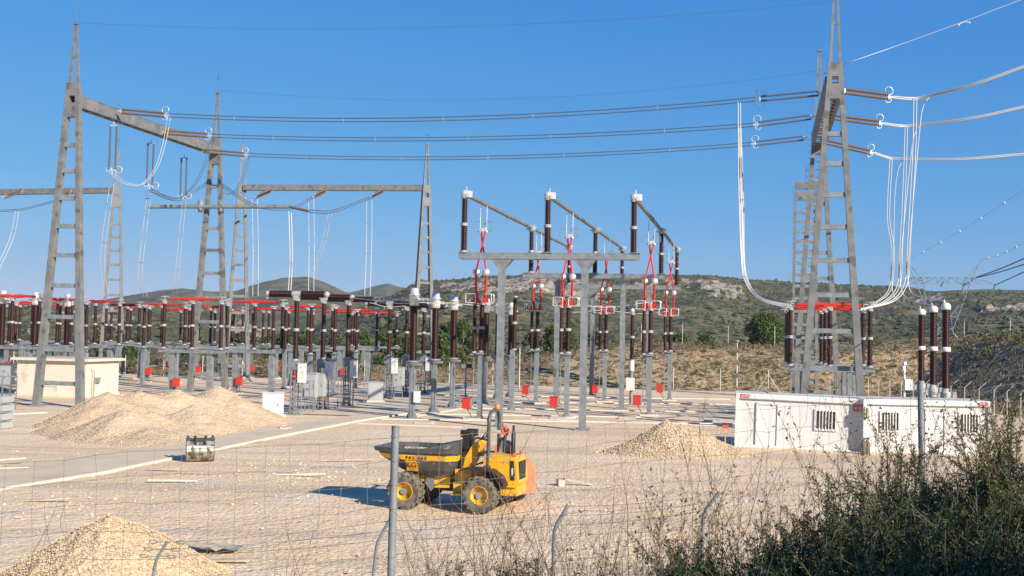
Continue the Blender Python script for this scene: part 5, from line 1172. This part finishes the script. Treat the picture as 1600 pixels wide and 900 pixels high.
# ---------------------------------------------------------------- digger bucket, debris, cone
def bucket():
    c = gnd(312, 721); t = thing('digger_bucket', 'shiny worn digger bucket lying beside the concrete road', 'bucket', Vector((c.x, c.y, 0)), .30)
    # side outline: the back curves towards the camera, the mouth opens away from it
    O = [(-.02, .84), (-.20, .80), (-.31, .62), (-.36, .42), (-.33, .22), (-.22, .07), (-.04, .01), (.18, .02), (.40, .08)]; w = .50
    mb = MB(m='steel_shiny')
    for (y0, z0), (y1, z1) in zip(O, O[1:]):
        mb.hexa([(-w, y0, z0), (w, y0, z0), (w, y0 * .93 + .01, z0 * .95 + .02), (-w, y0 * .93 + .01, z0 * .95 + .02), (-w, y1, z1), (w, y1, z1), (w, y1 * .93 + .01, z1 * .95 + .02), (-w, y1 * .93 + .01, z1 * .95 + .02)])
    for x in (-.3, .0, .3): mb.box((x, -.36, .40), (.07, .03, .36))
    mb.build('shell', t)
    for sx in (-1, 1): mb = MB(m='charcoal'); mb.prism([(sx * w, y, z) for y, z in O] + [(sx * w, .30, .45), (sx * w, .12, .80)], (.03 * sx, 0, 0)); mb.build('side_plate', t)
    mb = MB(m='darkgreen'); mb.box((0, -.04, .87), (1.08, .16, .07))
    for x in (-.46, -.2, .2, .46): mb.box((x, -.03, .94), (.10, .22, .10))
    for x in (-.17, .17): mb.hexa([(x - .03, -.26, .62), (x + .03, -.26, .62), (x + .03, -.05, .84), (x - .03, -.05, .84), (x - .03, -.38, .74), (x + .03, -.38, .74), (x + .03, -.12, 1.0), (x - .03, -.12, 1.0)])
    mb.cyl((-.2, -.26, .84), (.2, -.26, .84), .035, n=8); mb.build('coupling', t)
    mb = MB(m='galv_dark')
    for k in range(5): mb.box((-.4 + k * .2, .47, .09), (.07, .18, .035))
    mb.build('teeth', t)
bucket()
def planks(label, spec, seed=0):
    """boards lying together on the gravel"""
    g = random.Random(seed); out = []
    for (px, py, L, ang, lift, lab) in spec:
        c = gnd(px, py); mb = MB(m='wood' if g.random() < .6 else 'concrete_pale'); mb.bar((-L * .36, 0, 0), (L * .36, g.uniform(-.1, .1), g.uniform(0, .1)), .10, .04); o = mb.build('plank', None, Vector((c.x, c.y, .06 + lift)), ang); o.rotation_euler.y = g.uniform(-.03, .03); tag(o, lab, 'plank', 'loose boards on the gravel'); out.append(o)
planks('', [(255, 736, 1.6, .05, 0, 'short board right below the digger bucket'), (270, 754, 2.2, .25, .02, 'long pale board below the short one near the bucket'), (75, 786, 2.0, .12, 0, 'pale board left of the near gravel heap top'), (10, 726, 1.8, .3, .1, 'dark weathered board at the left edge of the road'), (18, 735, 1.5, .05, 0, 'second dark board at the left edge of the road'),
    (470, 745, 2.4, .10, 0, 'yellowish board left of the dumper shadow'), (540, 722, 3.2, .12, 0, 'long pale board pointing at the dumper skip'), (450, 672, .5, 0, 0, 'tiny pale board on the concrete road'), (350, 882, 1.5, 0, 0, 'thin board beside the lifted sheet at the bottom left')], 3)
t = thing('concrete_block', 'grey block with a board leaning on it right of the orange machine', 'block', gp(876, 760), .2); mb = MB(m='concrete'); mb.box((0, 0, .12), (.22, .3, .24)); mb.build('block', t); mb = MB(m='wood'); mb.bar((.1, -.1, .27), (1.1, .0, .06), .14, .04); mb.build('board', t)
t = thing('barrier_foot', 'small red and white barrier foot standing on the concrete road', 'barrier', gp(444, 671), .2); mb = MB(m='white'); mb.box((0, 0, .05), (.42, .2, .1)); mb.prism([(-.12, -.05, .1), (.12, -.05, .1), (.08, -.05, .34), (-.08, -.05, .34)], (0, .1, 0)); mb.build('body', t); mb = MB(m='redpaint'); mb.box((0, 0, .14), (.28, .13, .07)); mb.box((0, 0, .28), (.19, .12, .05)); mb.build('stripe', t)
k = gnd(322, 862); vs = []; g = random.Random(3)
for i in range(9):
    for j in range(5): vs.append((k.x - .5 + i * .16, k.y - .3 + j * .18, .05 + .14 * abs(math.sin(i * 1.3 + j)) * (1 - i / 10) + g.uniform(0, .05)))
mb = MB(Vector((k.x, k.y, 0)), 'curtain'); mb.add(vs, [(i * 5 + j, (i + 1) * 5 + j, (i + 1) * 5 + j + 1, i * 5 + j + 1) for i in range(8) for j in range(4)]); tag(mb.build('plastic_sheet'), 'crumpled dusty sheet half buried in the gravel at the bottom left', 'sheet')
# ---------------------------------------------------------------- foreground fences
def near_fence():
    A = at(618, 668, 8.0); B = at(1438, 598, 10.2); C = at(-190, 712, 7.0); D = at(1850, 560, 10.6)
    t = thing('wire_fence', 'slack galvanised wire fence with round steel posts in the foreground', 'fence', Vector((A.x, A.y, terrain(A.x, A.y)))); o = t.location.copy()
    for p, bx in ((A, (611, 900)), (B, (1441, 760))):
        q = at(bx[0], bx[1], p.y); d = (q - p).normalized(); e = p + d * ((p.z - terrain(p.x, p.y) + .2) / -d.z)
        mb = MB(o, 'galv'); mb.cyl(p, e, .0275, n=14); mb.use('galv_dark').cyl(p - d * .002, p - d * .012, .029, n=14)
        for k in range(9): r_ = p + d * (.06 + k * .165); mb.use('wire_thin').ring(r_, .031, .0028, d, 10)
        mb.build('post', t)
    g = random.Random(3)
    for (P, Q, sg, nm) in ((C, A, .02, 1), (A, B, .055, 2), (B, D, .03, 3)):
        n = max(4, int((Q - P).length / .168)); mb = MB(o, 'wire_thin'); rows = 9; R_ = []
        off = [[g.gauss(0, .007) for _ in range(n + 1)] for _ in range(rows)]
        lat = [g.gauss(0, .018) for _ in range(n + 1)]; wob = [g.uniform(-.012, .012) for _ in range(rows)]
        for k in range(rows):
            row_ = []
            for i in range(n + 1):
                u = i / n; b = P.lerp(Q, u) - Vector((0, 0, .06 + k * .165 + 4 * sg * u * (1 - u) + .02 * math.sin(u * 9 + k * .7) + off[k][i] * (0 if i in (0, n) else 1)))
                b.y += .03 * math.sin(u * 17 + k * .4); b.x += (lat[i] * (k / rows) + .008 * math.sin(i * 1.7 + k)) * (0 if i in (0, n) else 1); row_.append(b)
            mb.tube(row_, .0019, 3); R_.append(row_)
        for i in range(1, n):
            mb.tube([R_[k][i] + Vector((g.gauss(0, .006), 0, 0)) for k in range(rows)], .0016, 3)
            for k in range(rows): mb.box(R_[k][i], (.009, .006, .008))
        mb.build('wire_mesh', t)
near_fence()
def arm_fence():
    tips = [((262, 846), (245, 872), (238, 905), 12.6), ((609, 812), (589, 850), (583, 905), 11.4), ((888, 789), (866, 826), (864, 905), 10.6), ((1124, 769), (1099, 802), (1096, 905), 10.2)]
    p0 = at(262, 846, 12.6); o = Vector((p0.x, p0.y, terrain(p0.x, p0.y))); t = thing('barbed_wire_fence', 'lower fence of bent top steel posts with slack barbed wires and tensioners', 'fence', o); T = []
    for a, b, c, Y in tips:
        A, B, C = at(*a, Y), at(*b, Y), at(*c, Y); d = (C - B).normalized(); zt_ = terrain(C.x, C.y); E = B + d * ((B.z - zt_ + .2) / -d.z)
        mb = MB(o, 'galv'); mb.tube([A, B.lerp(A, .15), B.lerp(C, .08), E], .017, 9); mb.build('post', t); T.append((A, B))
    mb = MB(o, 'wire_thin')
    for (A, B), (A2, B2) in zip(T, T[1:]):
        for k in (.05, .45, .85):
            mb.tube(sag(A.lerp(B, k), A2.lerp(B2, k), .03, 16), .0022, 3)
    mb.build('barbed_wire', t)
    A, B = T[0]
    for k in (.03, .48, .9):
        for s in (-1, 1):
            c = A.lerp(B, k) + Vector((s * .13, 0, 0)); mb = MB(o, 'wire_thin'); mb.tube([c + Vector((.05 * math.cos(q * .7) + s * .02, 0, .018 * math.sin(q * .7))) for q in range(9)], .006, 4, True); mb.tube([c, A.lerp(B, k)], .005, 4); mb.build('wire_tensioner', t)
arm_fence()
# ---------------------------------------------------------------- foreground shrubs and dry stalks
def shrub(name, label, base, h, w, mname, seed, stems, lpl, leaf, lean=(0, 0), asp=.26, start=.25, cat='shrub', group=None, up=.6, tw='bark', spread=.5):
    g = random.Random(seed); rg = np.random.default_rng(seed); base = Vector(base); t = thing(name, label, cat, base, 0, group); P = []; D = []; mb = MB(m=tw)
    for s in range(stems):
        a = g.uniform(0, 6.283); rr = w * .5 * math.sqrt(g.random()); hh = h * g.uniform(.62, 1.0) * (1 - .35 * (rr / (w * .5)) ** 2)
        p0 = Vector((math.cos(a) * rr * spread, math.sin(a) * rr * spread, -.1)); p3 = Vector((math.cos(a) * rr + lean[0] * hh, math.sin(a) * rr + lean[1] * hh, hh))
        p1 = p0.lerp(p3, .35) + Vector((g.gauss(0, .04), g.gauss(0, .04), .08)); p2 = p0.lerp(p3, .7) + Vector((g.gauss(0, .05), g.gauss(0, .05), .05)); pts = spline([p0, p1, p2, p3], 4); mb.tube(pts, [.007 * (1 - i / len(pts)) + .0018 for i in range(len(pts))], 3)
        branches = [(pts, start)]
        for b in range(g.randint(2, 4)):
            i = g.randrange(len(pts) // 3, len(pts) - 1); q = pts[i]; L = h * g.uniform(.12, .28); dd = Vector((g.gauss(0, .6), g.gauss(0, .6), g.uniform(.4, 1.1))).normalized(); e = q + dd * L; sub = [q, q.lerp(e, .5) + Vector((0, 0, .01)), e]; mb.tube(sub, [.004, .003, .0015], 3); branches.append((sub, .1))
        for br, st in branches:
            L = sum((br[i + 1] - br[i]).length for i in range(len(br) - 1)); n = max(4, int(lpl * L / h))
            for k in range(n):
                u = st + (1 - st) * (k + g.random()) / n; f = u * (len(br) - 1); i = min(int(f), len(br) - 2); q = br[i].lerp(br[i + 1], f - i); tn = (br[i + 1] - br[i]).normalized()
                an = g.uniform(0, 6.283); sd = tn.orthogonal().normalized(); sd = Matrix.Rotation(an, 3, tn) @ sd; dv = (tn * up + sd * (1 - up * .6)); P.append(tuple(q + sd * .004)); D.append(tuple(dv))
    mb.build('stems', t)
    if P: leafcloud('foliage', P, leaf, mname, t, seed, D=np.array(D), asp=asp)
    return t
def stalks(name, label, base, h, w, seed, n, tw='twig', buds=0, fork=3, cat='dry plant', lean=.15, r0=.0048, group=None, leafm='leaf_dry'):
    g = random.Random(seed); base = Vector(base); t = thing(name, label, cat, base, 0, group); mb = MB(m=tw); P = []; D = []
    def grow(p, d, L, r, lev):
        k = 4; pts = [p]
        for i in range(k): d = (d + Vector((g.gauss(0, .10), g.gauss(0, .10), g.gauss(.02, .05)))).normalized(); pts.append(pts[-1] + d * L / k)
        mb.tube(pts, [r * (1 - .55 * i / k) for i in range(k + 1)], 3)
        for i in range(int(buds * L * 10)):
            q = pts[g.randrange(1, k + 1)].lerp(pts[-1], g.random() * .5); P.append(tuple(q)); D.append((g.gauss(0, .6), g.gauss(0, .6), .8))
        if lev > 0:
            for _ in range(fork if lev > 1 else g.randint(1, fork)):
                i = g.randint(1, k); dd = (d + Vector((g.gauss(0, .42), g.gauss(0, .42), g.uniform(-.05, .35)))).normalized(); grow(pts[i], dd, L * g.uniform(.32, .62), r * .6, lev - 1)
    for _ in range(n):
        a = g.uniform(0, 6.28); q = w * .5 * g.random() ** .7; grow(Vector((math.cos(a) * q, math.sin(a) * q, -.05)), Vector((math.cos(a) * lean + g.gauss(0, lean * .6), math.sin(a) * lean, 1)).normalized(), h * g.uniform(.5, .85), r0 * g.uniform(.7, 1.3), 2 if g.random() < .7 else 1)
    mb.build('stems', t)
    if P: leafcloud('dry_leaves', P, .028, leafm, t, seed, D=np.array(D), asp=.4)
    return t
def fg(px, Y): p = at(px, 900, Y); return Vector((p.x, p.y, terrain(p.x, p.y)))
def hz(px, py, Y): b = fg(px, Y); return max(.2, at(px, py, Y).z - b.z)
S = [ # px, top y, depth, width(m), material, stems, leaves per stem, label
    (1120, 805, 7.6, .7, 'leaf_shrub', 36, 110, 'dark upright shrub right of the third bent post'),
    (1075, 790, 7.9, .5, 'leaf_shrub', 34, 140, 'dark shrub tip beside the fourth bent post'),
    (1000, 860, 6.9, .7, 'leaf_shrub', 42, 140, 'low dark shrub at the bottom, left of the big thicket'),
    (1215, 815, 6.9, .8, 'leaf_shrub', 46, 130, 'dense dark shrub under the left cabin'),
    (1300, 740, 7.8, .9, 'leaf_shrub', 65, 160, 'tall leafy shrub below the cabin joint'),
    (1400, 700, 8.2, .8, 'leaf_sunlit', 50, 150, 'yellow green shrub beside the right fence post'),
    (1385, 770, 6.6, 1.0, 'leaf_shrub', 75, 160, 'darkest broad shrub in the bottom right shade'),
    (1480, 765, 7.4, .9, 'leaf_shrub', 65, 150, 'dark shrub right of the right fence post'),
    (1560, 650, 7.6, .62, 'leaf_sunlit', 46, 150, 'tallest sunlit golden shrub near the right edge'),
    (1600, 690, 7.0, .7, 'leaf_sunlit', 44, 140, 'sunlit golden shrub cut by the right edge'),
    (1560, 780, 5.9, 1.0, 'leaf_shrub', 75, 160, 'nearest dark shrub in the bottom right corner'),
    (1240, 850, 5.7, .9, 'leaf_shrub', 60, 150, 'nearest dark shrub at the bottom centre right'),
    (820, 835, 8.2, .5, 'leaf_shrub', 26, 110, 'thin dark shrub among dry stalks at the bottom centre'),
    (350 + 350, 850, 8.6, .5, 'leaf_shrub', 20, 90, 'sparse shrub left of the second bent post top'),
    (900, 870, 7.4, .5, 'leaf_shrub', 24, 110, 'low sparse shrub under the third bent post'),
    (1340, 745, 7.2, .8, 'leaf_sunlit', 40, 130, 'mid green shrub with lit tips under the left fence panel'),
    (1450, 850, 5.4, 1.0, 'leaf_shrub', 60, 150, 'shadowed shrub at the bottom edge right of centre'),
    (1110, 880, 5.9, .8, 'leaf_shrub', 50, 150, 'low dark shrub on the bottom edge'),
    (1060, 835, 7.2, .7, 'leaf_shrub', 44, 140, 'small dark shrub in front of the fourth bent post'), (1160, 830, 7.2, .8, 'leaf_shrub', 50, 140, 'small dark shrub right of the fourth bent post'),
    (960, 885, 6.6, .6, 'leaf_shrub', 36, 130, 'leftmost low shrub of the dark thicket'), (1270, 775, 7.6, .8, 'leaf_shrub', 54, 140, 'dark shrub below the left cabin window'),
    (760, 878, 7.6, .5, 'leaf_shrub', 22, 110, 'low sparse shrub below the dumper'), (1520, 730, 7.9, .8, 'leaf_shrub', 50, 140, 'dark shrub below the right cabin corner')]
for i, (px, ty, Y, w, m, st, l, lab) in enumerate(S):
    b = fg(px, Y); shrub('shrub', lab, b, hz(px, ty, Y) * (1.08 if px > 1350 else .93), w * 1.15, m, 100 + i, int(st * 2.1), int(l * 2.1), .028, group='leafy shrubs in front of the fence', start=.12, spread=.6)
K = [(660, 835, 8.8, .5, 9, 'twig'), (720, 760, 8.6, .55, 12, 'twig'), (770, 700, 8.4, .5, 13, 'twig'), (800, 750, 8.0, .5, 12, 'twig'), (865, 730, 8.3, .5, 11, 'twig'), (930, 690, 8.3, .5, 10, 'twig'), (955, 780, 7.8, .6, 10, 'twig_grey'), (1045, 690, 8.2, .5, 9, 'twig'), (1085, 640, 8.4, .6, 10, 'twig'), (1160, 640, 8.2, .6, 12, 'twig'), (1195, 650, 8.4, .5, 12, 'twig'), (1250, 640, 8.4, .6, 14, 'twig'), (1300, 630, 8.6, .5, 12, 'twig'), (1350, 620, 8.4, .5, 11, 'twig'), (1425, 650, 8.6, .6, 16, 'twig'), (1480, 650, 8.8, .6, 14, 'twig'), (1525, 580, 8.6, .6, 8, 'twig'), (1570, 575, 8.4, .6, 9, 'twig_grey'), (1600, 590, 8.0, .5, 14, 'twig'), (430, 800, 9.4, .45, 6, 'twig'), (395, 830, 9.2, .4, 5, 'twig'), (60, 770, 9.6, .15, 2, 'twig'), (102, 725, 9.6, .1, 1, 'twig'), (1010, 830, 7.0, .6, 8, 'twig_grey'), (1230, 790, 6.2, .7, 8, 'twig_grey'), (560, 860, 9.0, .4, 5, 'twig'), (620, 860, 8.6, .4, 6, 'twig'), (480, 850, 9.0, .4, 5, 'twig')]
lw = ['left of the near post shadow line', 'in front of the dumper rear wheel', 'tallest in front of the orange machine', 'in front of the orange machine wheel', 'by the second bent post arm', 'thin, right of the second bent post', 'pale crossing twigs left of the dark shrubs', 'thin, left of the fourth bent post', 'branching, over the far gravel heap side', 'forked, before the left cabin corner', 'before the left cabin door', 'before the left cabin window, lower', 'before the left cabin window, upper', 'before the cabin joint', 'reddish, left of the right fence post', 'brownish, under the right cabin', 'tall, at the right cabin end', 'grey and tall near the right edge', 'at the right edge', 'at the bottom left of the near post', 'low, right of the small bent post', 'single stem pair at the far left', 'lone stem over the concrete road', 'grey twigs among the dark shrubs', 'grey branches before the thicket', 'low, just left of the near post', 'low, at the near post foot', 'sparse, left of centre at the bottom']
for i, ((px, ty, Y, w, n, tm), lab) in enumerate(zip(K, lw)):
    b = fg(px, Y); stalks('dry_stalks', 'bare dry stalks ' + lab, b, hz(px, ty, Y) * .86, w * 1.2, 300 + i, int(n * 1.5), tm, buds=(.5 if 1420 < px < 1560 else .35 if px > 1080 else .15), fork=3, group='bare dry stalks along the fence', leafm='leaf_dry')
# grassy cover on the near bank
def near_cover():
    g = np.random.default_rng(5); n = 26000; x = g.uniform(-6, 9, n); y = g.uniform(4.5, 17, n); z = np.array([terrain(a, b) for a, b in zip(x, y)]); P = np.stack([x, y, z - .01], 1)
    return tag(leafcloud('dry_grass', P, .16, 'leaf_dry', seed=9, D=np.tile([0, 0, 1.0], (n, 1)), asp=.07), 'short dry grass on the near bank below the fence', 'grass', kind='stuff')
near_cover()
# unseen trees, added and shaped only to cast shade on the near thicket
for i, (x, y, h, w) in enumerate(((9.0, -2.7, 5.5, 5.0), (11.6, -.4, 6.2, 6.2), (15.0, 2.6, 5.3, 6.6), (18.6, 6.0, 4.4, 7.0))):
    tree('pine_tree', ('smallest unseen pine added behind the photographer for shade', 'unseen pine added behind the photographer for shade, nearest', 'unseen pine added behind the photographer for shade, middle', 'unseen pine added right of the photographer for shade')[i], Vector((x, y, terrain(x, y))), h, w, 'leaf_pine', 70 + i, 26000, .42, .02, group=None, nclump=80, low=0)
# dry rust coloured brush between the green shrubs
for i, (px, ty, Y, w, n) in enumerate(((1465, 712, 8.9, .7, 34), (1510, 705, 9.0, .7, 34), (1380, 720, 8.9, .5, 20), (1050, 800, 7.8, .5, 18), (900, 800, 8.0, .5, 16), (1170, 770, 7.7, .5, 18), (1560, 600, 9.2, .6, 22))):
    b = fg(px, Y); stalks('dry_brush', ('thick rust brown brush under the right cabin window', 'rust brown brush at the right cabin corner', 'thin brown brush left of the right fence post', 'brown brush beside the fourth bent post', 'brown brush below the third bent post arm', 'brown brush below the left cabin door', 'brown brush behind the sunlit golden shrubs')[i], b, hz(px, ty, Y), w, 500 + i, n, 'twig', buds=2.2, fork=4, group='rust brown brush', r0=.0035)
# clods and pale lumps where the yard has been dug over
def clods():
    g = random.Random(14); mb = MB(m='gravel')
    for _ in range(180):
        c = gnd(g.gauss(480, 75), g.gauss(740, 14)) if g.random() < .5 else (gnd(g.gauss(100, 60), g.gauss(790, 16)) if g.random() < .5 else gnd(g.gauss(960, 60), g.gauss(760, 18)))
        r = g.uniform(.02, .05) * (1.5 if g.random() < .06 else 1)
        P = [Vector((c.x, c.y, 0)) + Vector((math.cos(a) * r * g.uniform(.7, 1.2), math.sin(a) * r * g.uniform(.7, 1.2), 0)) for a in (0, 1.25, 2.5, 3.8, 5.0)]; top = Vector((c.x, c.y, r * g.uniform(.5, .8) + .03)); mb.add(P + [top], [(i, (i + 1) % 5, 5) for i in range(5)])
    return tag(mb.build('earth_clods'), 'pale earth clods where the yard has been dug over', 'clods', kind='stuff')
clods()
